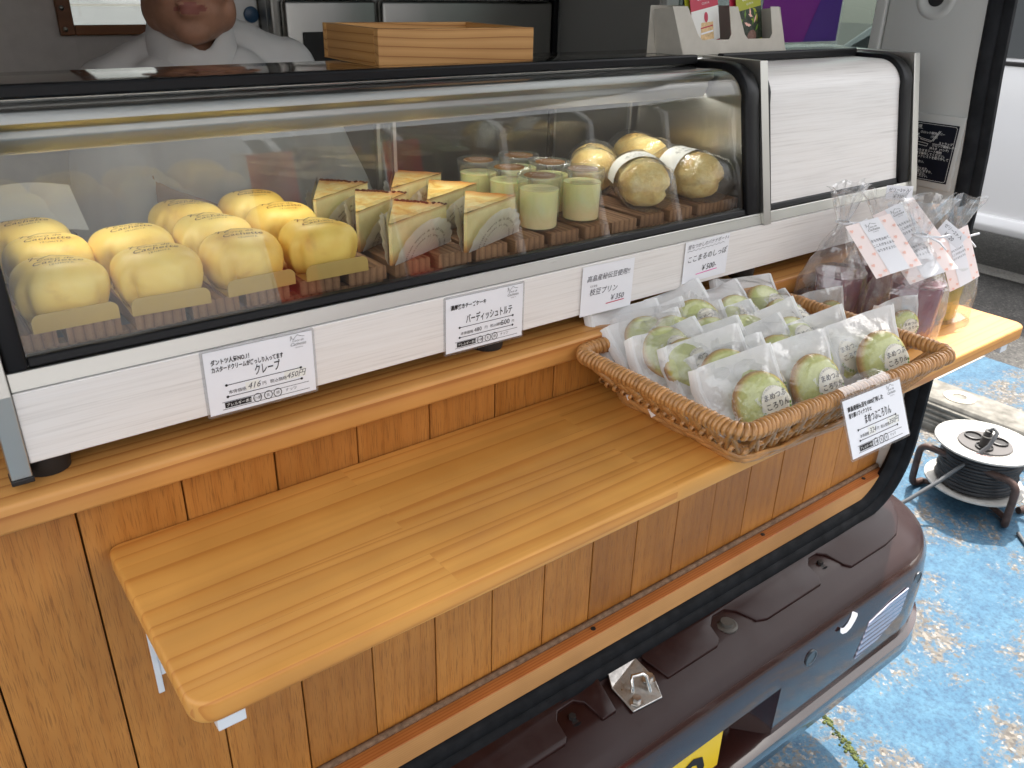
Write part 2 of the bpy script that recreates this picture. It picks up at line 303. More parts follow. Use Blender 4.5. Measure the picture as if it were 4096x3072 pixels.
M['bannerred'] = plain('red_banner_cloth', lin(170, 40, 34), .8)
M['bwhite'] = plain('white_render_wall', (.72, .72, .73, 1), .8, var=.06, vscale=2)
M['bdark'] = plain('dark_window_glass', (.03, .035, .04, 1), .1)
M['leaf'] = plain('tree_leaf', (.05, .09, .03, 1), .6, var=.5, vscale=3)
M['bark'] = plain('bark', (.09, .065, .045, 1), .9)
def reflector():
    m, nt, b = newmat('clear_ribbed_reflector'); b.inputs['Base Color'].default_value = (.45, .45, .55, 1); b.inputs['Roughness'].default_value = .15; b.inputs['Metallic'].default_value = .6
    wv = node(nt, 'ShaderNodeTexWave'); wv.bands_direction = 'Z'; wv.inputs['Scale'].default_value = 30; L(nt, coords(nt, rand=False), wv.inputs['Vector']); bump(nt, b, wv.outputs['Fac'], .6, .002); return m
M['reflector'] = reflector()
def led():
    m, nt, b = newmat('led_strip'); b.inputs['Emission Color'].default_value = (1, .97, .88, 1); b.inputs['Emission Strength'].default_value = 11; return m
M['led'] = led()
def asphalt():
    m, nt, b = newmat('asphalt'); v = coords(nt, rand=False)
    vo = node(nt, 'ShaderNodeTexVoronoi'); vo.inputs['Scale'].default_value = 120; L(nt, v, vo.inputs['Vector'])
    f = noise(nt, v, 3, 5, .6)
    c = mix(nt, ramp(nt, vo.outputs['Color'], [(0, (.035, .034, .032, 1)), (.7, (.09, .085, .078, 1)), (1, (.2, .19, .17, 1))]), ramp(nt, f, [(.3, (.5, .5, .5, 1)), (.7, (1, 1, 1, 1))]), 1, 'MULTIPLY')
    L(nt, c, b.inputs['Base Color']); b.inputs['Roughness'].default_value = .85; bump(nt, b, vo.outputs['Distance'], .5, .004); return m
M['asphalt'] = asphalt()
def roadpaint(name, col, col2, lo, hi):
    """worn road paint: stones and bare asphalt come through in patches"""
    m, nt, b = newmat(name); v = coords(nt, rand=False)
    vo = node(nt, 'ShaderNodeTexVoronoi'); vo.inputs['Scale'].default_value = 130; L(nt, v, vo.inputs['Vector'])
    f = noise(nt, v, 3.2, 9, .74, dist=.3); f2 = noise(nt, v, 85, 5, .7)
    p = ramp(nt, noise(nt, v, 14, 4), [(.3, col), (.7, col2)])
    p = mix(nt, p, ramp(nt, f2, [(.32, (.42, .46, .54, 1)), (.55, (1.0, 1.0, 1.0, 1)), (.75, (1.35, 1.25, 1.15, 1))]), .9, 'MULTIPLY')
    a = ramp(nt, vo.outputs['Color'], [(0, (.05, .045, .04, 1)), (.65, (.13, .115, .095, 1)), (1, (.34, .31, .27, 1))])
    s = node(nt, 'ShaderNodeMath', operation='MULTIPLY_ADD'); s.inputs[1].default_value = .45; L(nt, f2, s.inputs[0]); L(nt, f, s.inputs[2])
    v2 = node(nt, 'ShaderNodeTexVoronoi'); v2.inputs['Scale'].default_value = 75; L(nt, v, v2.inputs['Vector']); sp2 = node(nt, 'ShaderNodeSeparateColor'); L(nt, v2.outputs['Color'], sp2.inputs[0])
    ns = node(nt, 'ShaderNodeMath', operation='MULTIPLY_ADD'); ns.inputs[1].default_value = .5; L(nt, noise(nt, v, 9, 4, .6), ns.inputs[0]); L(nt, sp2.outputs[0], ns.inputs[2])
    chip = ramp(nt, ns.outputs[0], [(1.0, (0, 0, 0, 1)), (1.06, (1, 1, 1, 1))]); dsk = ramp(nt, v2.outputs['Distance'], [(.30, (1, 1, 1, 1)), (.42, (0, 0, 0, 1))]); chip = mix(nt, chip, dsk, 1, 'MULTIPLY')
    p = mix(nt, p, ramp(nt, sp2.outputs[1], [(.2, (.10, .08, .06, 1)), (.7, (.24, .20, .15, 1)), (.95, (.5, .46, .4, 1))]), chip)
    L(nt, mix(nt, p, a, ramp(nt, s.outputs[0], [(lo, (0, 0, 0, 1)), (hi, (1, 1, 1, 1))])), b.inputs['Base Color'])
    b.inputs['Roughness'].default_value = .75; bump(nt, b, f2, .7, .004); return m
M['bluepaint'] = roadpaint('worn_blue_road_paint', (.028, .098, .172, 1), (.055, .148, .225, 1), .745, .81)
M['whitepaint'] = roadpaint('worn_white_road_paint', (.34, .32, .28, 1), (.42, .40, .36, 1), .85, .98)

# ------------------------------------------------------------------ mesh helpers
class MB:
    def __init__(s): s.v = []; s.f = []; s.mi = []; s.cur = 0
    def quad(s, pts, flip=False):
        n = len(s.v); s.v += [Vector(p) for p in pts]; i = list(range(n, n+len(pts))); s.f.append(i[::-1] if flip else i); s.mi.append(s.cur)
    def box(s, lo, hi, mtx=None):
        x0, y0, z0 = lo; x1, y1, z1 = hi; n = len(s.v)
        p = [Vector(q) for q in ((x0, y0, z0), (x1, y0, z0), (x1, y1, z0), (x0, y1, z0), (x0, y0, z1), (x1, y0, z1), (x1, y1, z1), (x0, y1, z1))]
        if mtx: p = [mtx @ q for q in p]
        s.v += p
        for f in ((0, 3, 2, 1), (4, 5, 6, 7), (0, 1, 5, 4), (1, 2, 6, 5), (2, 3, 7, 6), (3, 0, 4, 7)): s.f.append([n+i for i in f]); s.mi.append(s.cur)
        return s
    def loft(s, rings, closed=True, caps=True):
        n = len(s.v); k = len(rings[0])
        for r in rings: s.v += [Vector(p) for p in r]
        for a in range(len(rings)-1):
            for i in range(k if closed else k-1):
                j = (i+1) % k; s.f.append([n+a*k+i, n+a*k+j, n+(a+1)*k+j, n+(a+1)*k+i]); s.mi.append(s.cur)
        if caps and closed:
            s.f.append([n+i for i in range(k)][::-1]); s.mi.append(s.cur); s.f.append([n+(len(rings)-1)*k+i for i in range(k)]); s.mi.append(s.cur)
        return s
    def prism(s, poly, axis, a, b):
        """extrude a 2-D outline (the other two axes in xyz order) from a to b along axis"""
        def p3(q, t): l = list(q); l.insert(axis, t); return Vector(l)
        return s.loft([[p3(q, a) for q in poly], [p3(q, b) for q in poly]])
    def tube(s, path, r, seg=8, closed=False, up=Vector((0, 0, 1)), sq=1.0):
        path = [Vector(p) for p in path]; rings = []; n = len(path); x = None
        for i, p in enumerate(path):
            a = path[(i-1) % n] if (closed or i > 0) else p; b = path[(i+1) % n] if (closed or i < n-1) else p
            t = (b-a).normalized()
            if x is None or closed: x = t.cross(up if abs(t.dot(up)) < .95 else Vector((1, 0, 0))).normalized()
            else: x = (x-t*x.dot(t)).normalized()          # carried along without twist
            y = x.cross(t).normalized(); rr = r[i] if isinstance(r, (list, tuple)) else r
            rings.append([p + x*math.cos(k*2*math.pi/seg)*rr + y*math.sin(k*2*math.pi/seg)*rr*sq for k in range(seg)])
        if closed: rings.append(rings[0])
        return s.loft(rings, True, not closed)
    def lathe(s, prof, seg=32, c=(0, 0, 0), cap=True, mtx=None):
        c = Vector(c); rings = []
        for r, z in prof:
            ring = [Vector((max(r, 1e-5)*math.cos(i*2*math.pi/seg), max(r, 1e-5)*math.sin(i*2*math.pi/seg), z)) for i in range(seg)]
            rings.append([(mtx @ q if mtx else q+c) for q in ring])
        return s.loft(rings, True, cap)
    def grid(s, nu, nv, fn):
        n = len(s.v)
        for j in range(nv+1):
            for i in range(nu+1): s.v.append(Vector(fn(i/nu, j/nv)))
        for j in range(nv):
            for i in range(nu): a = n+j*(nu+1)+i; s.f.append([a, a+1, a+nu+2, a+nu+1]); s.mi.append(s.cur)
        return s
    def build(s, name, mat, parent=None, smooth=None, bevel=0, bseg=2, local=False, weld=False):
        me = bpy.data.meshes.new(name)
        off = Vector((0, 0, 0)) if (parent is None or local) else parent.matrix_world.translation if parent.parent is None else parent.parent.matrix_world.translation
        if parent is not None and not local:
            q = parent; off = Vector((0, 0, 0))
            while q is not None: off += q.location; q = q.parent
        me.from_pydata([p-off for p in s.v], [], s.f)
        mats = mat if isinstance(mat, (list, tuple)) else [mat]
        for k in mats: me.materials.append(M[k] if isinstance(k, str) else k)
        for p, i in zip(me.polygons, s.mi): p.material_index = min(i, len(mats)-1)
        if bevel or weld or True:
            bm = bmesh.new(); bm.from_mesh(me)
            if weld or bevel: bmesh.ops.remove_doubles(bm, verts=bm.verts, dist=1e-6)
            if bevel:
                es = [e for e in bm.edges if len(e.link_faces) == 2 and e.calc_face_angle(0) > R(25)]
                bmesh.ops.bevel(bm, geom=es, offset=bevel, segments=bseg, profile=.5, affect='EDGES', clamp_overlap=True)
            bmesh.ops.recalc_face_normals(bm, faces=bm.faces)
            bm.to_mesh(me); bm.free()
        if smooth is not None:
            me.polygons.foreach_set('use_smooth', [True]*len(me.polygons))
            try: me.set_sharp_from_angle(angle=R(smooth))
            except Exception: pass
        o = bpy.data.objects.new(name, me); COL.objects.link(o)
        if parent is not None: o.parent = parent
        return o
def tag(o, label=None, cat=None, group=None, kind=None):
    for k, v in (('label', label), ('category', cat), ('group', group), ('kind', kind)):
        if v: o[k] = v
    return o
def thing(name, label, cat, loc=(0, 0, 0), group=None):
    o = bpy.data.objects.new(name, None); o.empty_display_size = .05; COL.objects.link(o); o.location = loc
    bpy.context.view_layer.update()
    return tag(o, label, cat, group)
def copy_tree(o, parent=None):
    c = o.copy(); COL.objects.link(c); c.parent = parent
    for ch in list(o.children): copy_tree(ch, c)
    return c
def inst(name, mesh, parent, mtx):
    o = bpy.data.objects.new(name, mesh); COL.objects.link(o); o.parent = parent; o.matrix_local = mtx; return o
def frame(o, x, y, z):
    x, y, z = Vector(x), Vector(y), Vector(z); return Matrix(((x[0], y[0], z[0], o[0]), (x[1], y[1], z[1], o[1]), (x[2], y[2], z[2], o[2]), (0, 0, 0, 1)))
def rot(o, rx=0, ry=0, rz=0): o.rotation_euler = (R(rx), R(ry), R(rz)); return o
# text as flat mesh outlines
_tc = bpy.data.curves.new('text', 'FONT'); _to = bpy.data.objects.new('text', _tc); COL.objects.link(_to)
_cache = {}
def glyphs(s, size, bold=0, shear=0, spacing=1.0):
    key = (s, bold, shear, spacing)
    if key not in _cache:
        _tc.body = s; _tc.size = 1; _tc.offset = bold; _tc.shear = shear; _tc.resolution_u = 2; _tc.space_character = spacing
        me = _to.to_mesh()
        _cache[key] = ([v.co.copy() for v in me.vertices], [list(p.vertices) for p in me.polygons]); _to.to_mesh_clear()
    v, f = _cache[key]
    return [p*size for p in v], f
class Print:
    """collects flat marks in a local x-y plane, one mesh per colour"""
    def __init__(s, z=.0003): s.d = {}; s.z = z
    def mb(s, col): return s.d.setdefault(col, MB())
    def text(s, t, x, y, size, col='ink', align='L', bold=0, shear=0, ang=0, sx=1, spacing=1.0, fit=0):
        v, f = glyphs(t, size, bold, shear, spacing)
        if not v: return
        w = max(p.x for p in v); sx = fit/w if fit else sx; dx = {'L': 0, 'C': -w/2, 'R': -w}[align]; b = s.mb(col); n = len(b.v); ca, sa = math.cos(R(ang)), math.sin(R(ang))
        for p in v:
            px, py = (p.x+dx)*sx, p.y; b.v.append(Vector((x+px*ca-py*sa, y+px*sa+py*ca, s.z)))
        for q in f: b.f.append([n+i for i in q]); b.mi.append(0)
    def line(s, pts, wd, col='ink'):
        b = s.mb(col)
        for (x0, y0), (x1, y1) in zip(pts, pts[1:]):
            d = Vector((x1-x0, y1-y0)); 
            if d.length < 1e-7: continue
            n = Vector((-d.y, d.x)).normalized()*wd/2; e = d.normalized()*wd*.3
            b.quad([(x0-e.x-n.x, y0-e.y-n.y, s.z), (x1+e.x-n.x, y1+e.y-n.y, s.z), (x1+e.x+n.x, y1+e.y+n.y, s.z), (x0-e.x+n.x, y0-e.y+n.y, s.z)])
    def rect(s, x0, y0, x1, y1, col='ink', dz=0): s.mb(col).quad([(x0, y0, s.z+dz), (x1, y0, s.z+dz), (x1, y1, s.z+dz), (x0, y1, s.z+dz)])
    def poly(s, pts, col, dz=0): s.mb(col).quad([(x, y, s.z+dz) for x, y in pts])
    def disc(s, x, y, r, col='ink', n=20, ry=None, dz=0): s.poly([(x+r*math.cos(i*2*math.pi/n), y+(ry or r)*math.sin(i*2*math.pi/n)) for i in range(n)], col, dz)
    def ring(s, x, y, r, wd, col='ink', n=22): s.line([(x+r*math.cos(i*2*math.pi/n), y+r*1.06*math.sin(i*2*math.pi/n)) for i in range(n+1)], wd, col)
    def heart(s, x, y, r, col='heart', ang=0):
        pts = []
        for i in range(18):
            t = i*2*math.pi/18; hx = .9*math.sin(t)**3; hy = (13*math.cos(t)-5*math.cos(2*t)-2*math.cos(3*t)-math.cos(4*t))/16
            pts.append((x+r*(hx*math.cos(ang)-hy*math.sin(ang)), y+r*(hx*math.sin(ang)+hy*math.cos(ang))))
        s.poly(pts, col)
    def logo(s, x, y, k, col='ink'):
        """the shop's mark: a roof line with a little figure, two script lines and a small line"""
        s.line([(x-.9*k, y+.55*k), (x-.75*k, y+.62*k), (x-.55*k, y+.45*k), (x-.02*k, y+.95*k), (x+.3*k, y+.75*k), (x+.85*k, y+.62*k)], .045*k, col)
        s.ring(x-.83*k, y+.78*k, .09*k, .04*k, col, 8); s.line([(x-.95*k, y+.35*k), (x-.83*k, y+.55*k)], .045*k, col)
        s.text('Coco de', x, y+.12*k, .42*k, col, 'C', shear=.35, bold=-.004); s.text('Cachette', x, y-.38*k, .55*k, col, 'C', shear=.35, bold=-.004)
        s.text('IZUMIYA', x+.1*k, y-.72*k, .2*k, col, 'C', spacing=1.3)
    def build(s, parent, mtx=None, name='print'):
        for c, b in s.d.items():
            o = b.build(name, c, parent, local=True)
            if mtx is not None: o.matrix_local = mtx
    def bake(s, fn):
        for b in s.d.values(): b.v = [fn(p) for p in b.v]

# ================================================================== SETTING
g = MB(); g.quad([(-40, -40, 0), (40, -40, 0), (40, 40, 0), (-40, 40, 0)]); tag(g.build('ground', 'asphalt'), kind='structure')
g = MB(); g.quad([(-1.6, -2.4, .004), (3.55, -2.4, .004), (3.55, .72, .004), (-1.6, .72, .004)]); tag(g.build('painted_bay', 'bluepaint'), kind='structure')
g = MB(); g.quad([(-4, .722, .004), (3.56, .722, .004), (3.56, .86, .004), (-4, .86, .004)]); tag(g.build('road_marking', 'whitepaint'), kind='structure')
g = MB(); g.quad([(4.72, -6, .004), (4.88, -6, .004), (4.88, 12, .004), (4.72, 12, .004)]); tag(g.build('road_marking', 'whitepaint'), kind='structure')
# mossy crack in the painted asphalt
g = MB(); cp = [(1.36, .09), (1.322, .012), (1.295, -.06), (1.268, -.125), (1.235, -.21), (1.19, -.33), (1.17, -.5)]
for i in range(420):
    t = random.random()*(len(cp)-1); k = int(t); u = t-k; x = cp[k][0]*(1-u)+cp[k+1][0]*u+random.gauss(0, .0045); y = cp[k][1]*(1-u)+cp[k+1][1]*u+random.gauss(0, .003); r = random.uniform(.0015, .0045)
    g.lathe([(r, 0), (r*.8, r*.6), (0, r*.9)], 5, (x, y, .0045), cap=False)
tag(g.build('moss', plain('moss', (.09, .11, .03, 1), .9, var=.6, vscale=60), smooth=60), 'thin line of green moss growing in a pavement crack', None, None, 'stuff')

# ================================================================== FOOD TRUCK
T = thing('food_truck', 'brown kei van with its open rear clad in oak planks as a cake stall', 'food truck', (.63, 0, 0))
clad = MB().box((-.128, .0125, .56), (1.31, .03, 1.029)).build('cladding', plain('dark_backing', (.03, .016, .006, 1), .8), T); clad['label'] = 'vertical oak plank cladding under the counter'
for k in range(-2, 16):
    x0 = .0591+k*.0774; random.seed(100+k); j = random.uniform(-.0006, .0006)
    b = MB().box((0, 0, 0), (.0774-.0014, .0122, .45)); o = b.build('plank', 'oak', clad, bevel=.0009, local=True)
    o.location = Vector((x0+.0007, .0002+j, .577)) - T.location
MB().box((-.128, -.02, 1.030), (1.305, .28, 1.0525)).build('counter_ledge', 'ledge', T, bevel=.0032, bseg=3, smooth=40)
bt_ = MB(); bt_.box((-.128, -.0229, .596), (1.284, -.0003, .6287)); bt_.mi = [0, 0, 1, 0, 0, 0]; bt_.build('batten', ['cedar_top', 'cedar_front'], T, bevel=.0012)
MB().tube([(-.128, -.0035, .6322), (1.279, -.0035, .6322)], .0042, 8).build('sealing_cord', plain('grey_brown_cord', lin(122, 96, 74), .8, var=.4, vscale=150), T, smooth=60)
for x in (.60, .95, 1.225):   # screws in the batten
    MB().lathe([(.0035, 0), (.0033, .0012), (0, .0014)], 10, (x, -.012, .6285)).build('screw', 'black', T, smooth=50)
def moulding():
    P0 = [(-.128, 0), (.3, 0), (1.19, 0)]; rings = []
    prof_ = [(0, .000), (.12, .0035), (.40, .0045), (.50, .0018), (.58, .0040), (.86, .0048), (1.0, .000), (1.0, -.008), (0, -.008)]
    def ring(o, s_, n_): rings.append([o+s_*u+n_*h for u, h in prof_])
    for x, _ in P0: ring(Vector((x, -.0215, .5945)), Vector((0, -.0165, -.034)), Vector((0, -.80, .60)))
    for i in range(1, 15):
        t = i/14; a_ = t*math.pi/2; o = Vector((1.19+.088*math.sin(a_), -.0215-.002*t, .5945+.10*(1-math.cos(a_))))
        s_ = Vector((0, -.0165, -.034)).lerp(Vector((.026, -.026, 0)), t); s_ += Vector((.022, 0, -.016))*math.sin(math.pi*t)*.6; n_ = Vector((0, -.8, .6)).lerp(Vector((-.72, -.70, 0)), t).normalized(); ring(o, s_, n_)
    for z_, dy in ((.80, .0), (1.0, .001), (1.10, .002), (1.17, .006), (1.28, .016), (1.37, .0215), (1.55, .034), (1.84, .054)): ring(Vector((1.280, -.0225+dy, z_)), Vector((.026, -.026, 0)), Vector((-.72, -.70, 0)))
    return MB().loft(rings)
moulding().build('seal_and_gap_shade', 'rubber2', T, smooth=45)  # rubber seal; its black upper part stands in for the shadowed gap under the batten
# inside trim of the rear pillar
pt = MB().prism([(.148, .6), (.148, 1.86), (.032, 1.86), (.012, 1.55), (.000, 1.37), (-.006, 1.28), (-.015, 1.17), (-.019, 1.05), (-.020, .6)], 0, 1.283, 1.31).build('pillar_trim', 'trim', T, bevel=.004, bseg=3, smooth=40)
rx = Matrix(((0, 0, -1, 1.283), (0, 1, 0, .076), (1, 0, 0, 1.3745), (0, 0, 0, 1)))
MB().lathe([(.030, -.0004), (.027, .0022), (.022, .003), (.019, .0012), (.0125, .0004)], 36, cap=False, mtx=rx).build('strap_boss', 'trim', pt, smooth=60)
MB().lathe([(.0118, -.001), (.0118, .0014), (0, .0014)], 28, mtx=rx).build('strap_hole', 'black', pt, smooth=40)
MB().box((1.279, -.0095, 1.112), (1.2835, .14, 1.219)).build('raised_pad', 'trim', pt, bevel=.0018, bseg=3, smooth=40)
lab = MB().box((1.2778, -.0035, 1.1225), (1.2789, .118, 1.2065)).build('instruction_label', plain('navy_label', (.006, .008, .016, 1), .35), pt)
lab['label'] = 'black label with white seat-folding instructions'
pr = Print(.0003)
Wl = .1215; Hl = .084        # label face: x to the right (towards the rear), y up, origin bottom-left
pr.line([(.002, .002), (Wl-.004, .002), (Wl-.002, .004), (Wl-.002, Hl-.004), (Wl-.004, Hl-.002), (.002, Hl-.002)], .0005, 'inkw')
pr.text('シート格納手順', .03, .0755, .0052, 'inkw', bold=.01); pr.line([(.03, .0742), (.068, .0742)], .0004, 'inkw')
for t, x, y, sz in (('①ロック解除レバー', .066, .068, .0042), ('(分割)', .083, .0632, .004), ('ストラップ', .097, .0555, .0042), ('①ロック解除レバー', .088, .0512, .0042), ('(ベンチ)', .1, .0465, .004), ('持ち手', .085, .0465, .004),
    ('①ロック解除', .04, .064, .0042), ('②ロック解除', .04, .057, .0042), ('後に移動', .04, .0535, .0042), ('③中央', .04, .050, .0042), ('②ストラップを引いたままシート格納', .03, .0420, .0044), ('●格納時と逆の手順で操作してください。', .03, .0375, .0044), ('●後席の場合は、ヘッドレストを取り外して', .03, .0332, .0044),
    ('●手を入れないでください。', .03, .0255, .0042), ('●固定するよう', .03, .0222, .0042), ('してください。', .048, .0189, .0042), ('●けがをするおそれがあります。', .03, .0156, .0042), ('●シートを前後左右に軽くゆすり、', .03, .0120, .0044), ('固定を確認してください。', .04, .0086, .0042), ('取扱説明書をご覧ください。', .04, .0052, .0042)):
    pr.text(t, x, y, sz, 'inkw', bold=.008)
pr.line([(.068, .0592), (.070, .0608), (.086, .0585), (.084, .0568), (.068, .0592)], .0006, 'inkw'); pr.line([(.062, .0535), (.063, .0552), (.081, .0538), (.08, .0502), (.062, .0515), (.062, .0535)], .0006, 'inkw')
pr.line([(.086, .0585), (.0945, .0735)], .0009, 'inkw'); pr.line([(.088, .0585), (.0965, .0735)], .0009, 'inkw'); pr.line([(.064, .0625), (.068, .0615)], .0008, 'inkw'); pr.line([(.088, .055), (.108, .0545)], .0004, 'inkw')
pr.build(lab, frame(Vector((1.2775, .118, 1.1225))-T.location, (0, -1, 0), (0, 0, 1), (-1, 0, 0)))
# van shell: side wall with a window, steel lining, partition with a framed window, roof, floor, tailgate
def panel(name, lo, hi, m, parent=T, bevel=.002): return MB().box(lo, hi).build(name, m, parent, bevel=bevel)
panel('side_wall', (1.285, .15, .6), (1.33, 1.7, 1.17), 'trim'); panel('side_wall', (1.285, .15, 1.72), (1.33, 1.7, 1.87), 'trim'); panel('side_wall', (1.286, .60, 1.17), (1.33, 1.7, 1.72), 'trim')
panel('window_post', (1.278, .149, 1.05), (1.318, .166, 1.80), 'trim')
wp = panel('side_window', (1.318, .166, 1.17), (1.322, .60, 1.72), 'carglass', bevel=0)
panel('steel_lining', (1.276, .61, .66), (1.284, .90, 1.8), plain('satin_steel_lining', (.34, .335, .32, 1), .5, .35))
MB().prism([(.05, .3), (.05, 1.0), (.07, 1.25), (.09, 1.86), (2.6, 1.86), (2.6, .3)], 0, -.132, -.105).build('body_side', 'paint', T, bevel=.006)
for lo, hi in (((1.335, .05, .3), (1.362, 2.6, 1.169)), ((1.335, .08, 1.721), (1.362, 2.6, 1.86)), ((1.335, .06, 1.17), (1.362, .165, 1.72)), ((1.335, .601, 1.17), (1.362, 2.6, 1.72))):
    panel('body_side', lo, hi, 'paint', bevel=.003)
panel('roof', (-.13, .0, 1.872), (1.36, 2.6, 1.90), 'cream'); panel('floor', (-.10, .03, .55), (1.28, 2.5, .60), 'black')
panel('left_lining', (-.103, .05, .6), (-.09, 1.1, 1.87), 'wallpanel')
Yw = 1.1
for lo, hi in (((-.09, Yw, .6), (.343, Yw+.02, 1.87)), ((.343, Yw, .6), (.62, Yw+.02, 1.291)), ((.343, Yw, 1.60), (.62, Yw+.02, 1.87)), ((.62, Yw, .6), (1.27, Yw+.02, 1.87))):
    panel('partition', lo, hi, 'wallpanel', bevel=0)
wf = panel('window_frame', (.3195, Yw-.012, 1.284), (.3435, Yw-.001, 1.63), 'wframe'); panel('frame_rail', (.344, Yw-.0118, 1.284), (.66, Yw-.001, 1.3005), 'wframe', wf)
panel('frame_rail', (.344, Yw-.0118, 1.60), (.66, Yw-.001, 1.625), 'wframe', wf); panel('frame_rail', (.62, Yw-.0118, 1.301), (.644, Yw-.001, 1.599), 'wframe', wf)
panel('pane', (.343, Yw+.004, 1.30), (.62, Yw+.008, 1.60), 'clearpl', wf, bevel=0)
my = Matrix.Rotation(R(90), 4, 'X')
for z in (1.294, 1.3275, 1.45, 1.58): MB().lathe([(.0042, 0), (.0036, .002), (0, .003)], 12, mtx=Matrix.Translation((.3285, Yw-.012, z)) @ my).build('screw', 'chrome', wf, smooth=60)
# open tailgate overhead, with its gas struts
tg = MB().prism([(.02, 1.862), (-.04, 1.905), (-.5, 1.985), (-.93, 1.97), (-.93, 1.935), (-.5, 1.945), (-.06, 1.865)], 0, -.10, 1.33).build('tailgate', 'paint', T, bevel=.008, bseg=2, smooth=40)
MB().prism([(-.08, 1.855), (-.5, 1.937), (-.88, 1.93), (-.88, 1.925), (-.5, 1.93), (-.08, 1.848)], 0, -.04, 1.27).build('tailgate_lining', 'trim', tg)
for x in (-.06, 1.29): MB().tube([(x, .03, 1.62), (x, -.42, 1.93)], .008, 8).build('gas_strut', 'black', T, smooth=60)
# cab front, so the partition window looks out through a windscreen
panel('dashboard', (-.1, 2.0, .6), (1.33, 2.5, 1.05), 'black'); panel('windscreen', (-.1, 2.52, 1.06), (1.33, 2.525, 1.86), 'clearpl', bevel=0)
# bumper: one profile carried along the sill and round the right-hand corner
def bump_prof(r): return [(0, .572), (.010, .557), (.043, .551), (.047, .5485), (.076, .5385), (.095, .5245), (.1035, .507), (.1075, .468), (.1080-r, .4665), (.1065-r, .3735), (.1065, .372), (.117, .368), (.119, .341), (.106, .324), (.01, .318)]
st = [(-.14, 0), (-.1, 0), (.10, 0), (.40, 0), (.4005, .03), (.4015, .045), (.70, .045), (.845, .045), (.858, .03), (.866, 0), (.95, 0), (1.05, 0), (1.13, 0), (1.215, 0)]
rings = []
for x, r in st: rings.append([(x - (.02 if r and x > .8 else 0)*max(0, (.45-z)/.08), -.031-d, z) for d, z in bump_prof(r)])
cx, cy, rr = 1.215, .055, .086
for i in range(1, 13):
    a = R(90*i/12); rings.append([(cx+(rr+d)*math.sin(a), cy-(rr+d)*math.cos(a), z) for d, z in bump_prof(0)])
rings.append([(cx+rr+d, .30, z) for d, z in bump_prof(0)])
bp = MB(); bp.loft(rings, closed=False)
nu = len(bump_prof(0))-1
for i in range(len(bp.mi)): bp.mi[i] = 0 if (i % nu) < 5 else 1
bump_o = bp.build('bumper', ['dpaint', 'paint'], T, smooth=42, weld=True); bump_o['label'] = 'glossy brown rear bumper with a dusty top'
def zb(y):   # height of the bumper top at a given y
    d = -.031-y; pr_ = bump_prof(0)
    for (d0, z0), (d1, z1) in zip(pr_, pr_[1:6]):
        if d0 <= d <= d1: return z0+(z1-z0)*(d-d0)/(d1-d0)
    return .55
def pad(poly, h=.0045):
    mb = MB(); n_ = len(poly); mb.loft([[(x, y, zb(y)-.002) for x, y in poly], [(x, y, zb(y)+h) for x, y in poly]]); return mb.build('raised_pad', 'dpaint', bump_o, bevel=.0014, bseg=2, smooth=40)
pad([(-.14, -.034), (-.14, -.080), (.500, -.080), (.506, -.074), (.509, -.052), (.518, -.042), (.545, -.041), (.556, -.050), (.562, -.0795), (.585, -.0795), (.590, -.034)])
pad([(.676, -.034), (.668, -.040), (.680, -.0795), (.780, -.0795), (.790, -.074), (.796, -.052), (.812, -.041), (.838, -.041), (.852, -.052), (.866, -.079), (.885, -.085), (1.018, -.085), (1.026, -.075), (1.030, -.052), (1.044, -.042), (1.066, -.042), (1.078, -.052), (1.088, -.079), (1.098, -.088), (1.20, -.088), (1.24, -.083), (1.275, -.064), (1.298, -.034)])
for bx in (.530, 1.055):
    MB().lathe([(.0085, 0), (.0085, .002), (.005, .0025), (.005, .008), (0, .0085)], 6, (bx, -.057, .551)).build('bolt', 'black', bump_o, smooth=30)
    MB().lathe([(.012, 0), (.012, .0012), (.008, .0014)], 20, (bx, -.057, .5512)).build('washer', 'rubber2', bump_o, smooth=40)
bx = .822
MB().lathe([(.0165, 0), (.0165, .003), (.013, .0045), (.0125, .004), (.009, .0045), (.009, .009), (0, .0095)], 24, (bx, -.06, .5508)).build('rubber_cap', plain('grey_rubber_cap', (.1, .095, .085, 1), .5, .3), bump_o, smooth=40)
# striker plate with its wire loop
sx_, sy_ = .630, -.066
pl = MB().prism([(-.027, -.026), (.022, -.03), (.031, -.006), (.028, .028), (-.022, .03), (-.03, .012)], 2, 0, .0025)
pl.v = [Vector((sx_+p.x, sy_+p.y, zb(sy_+p.y)+.003+p.z)) for p in pl.v]; pl = pl.build('striker_plate', 'chrome', bump_o, bevel=.0008); pl['label'] = 'zinc striker plate with wire loop and bolts'
MB().tube([(sx_-.009, sy_-.006, .553), (sx_-.009, sy_-.002, .572), (sx_-.006, sy_+.001, .5755), (sx_+.008, sy_-.004, .5755), (sx_+.012, sy_-.008, .572), (sx_+.013, sy_-.016, .551)], .0026, 10).build('wire_loop', plain('polished_wire', (.7, .69, .66, 1), .15, 1), bump_o, smooth=60)
for dx, dy in ((-.014, -.018), (.022, -.004)):
    MB().lathe([(.0095, 0), (.0095, .0018), (.006, .002), (.0058, .008), (0, .0085)], 6, (sx_+dx, sy_+dy, zb(sy_+dy)+.0052)).build('bolt', 'chrome', bump_o, smooth=30)
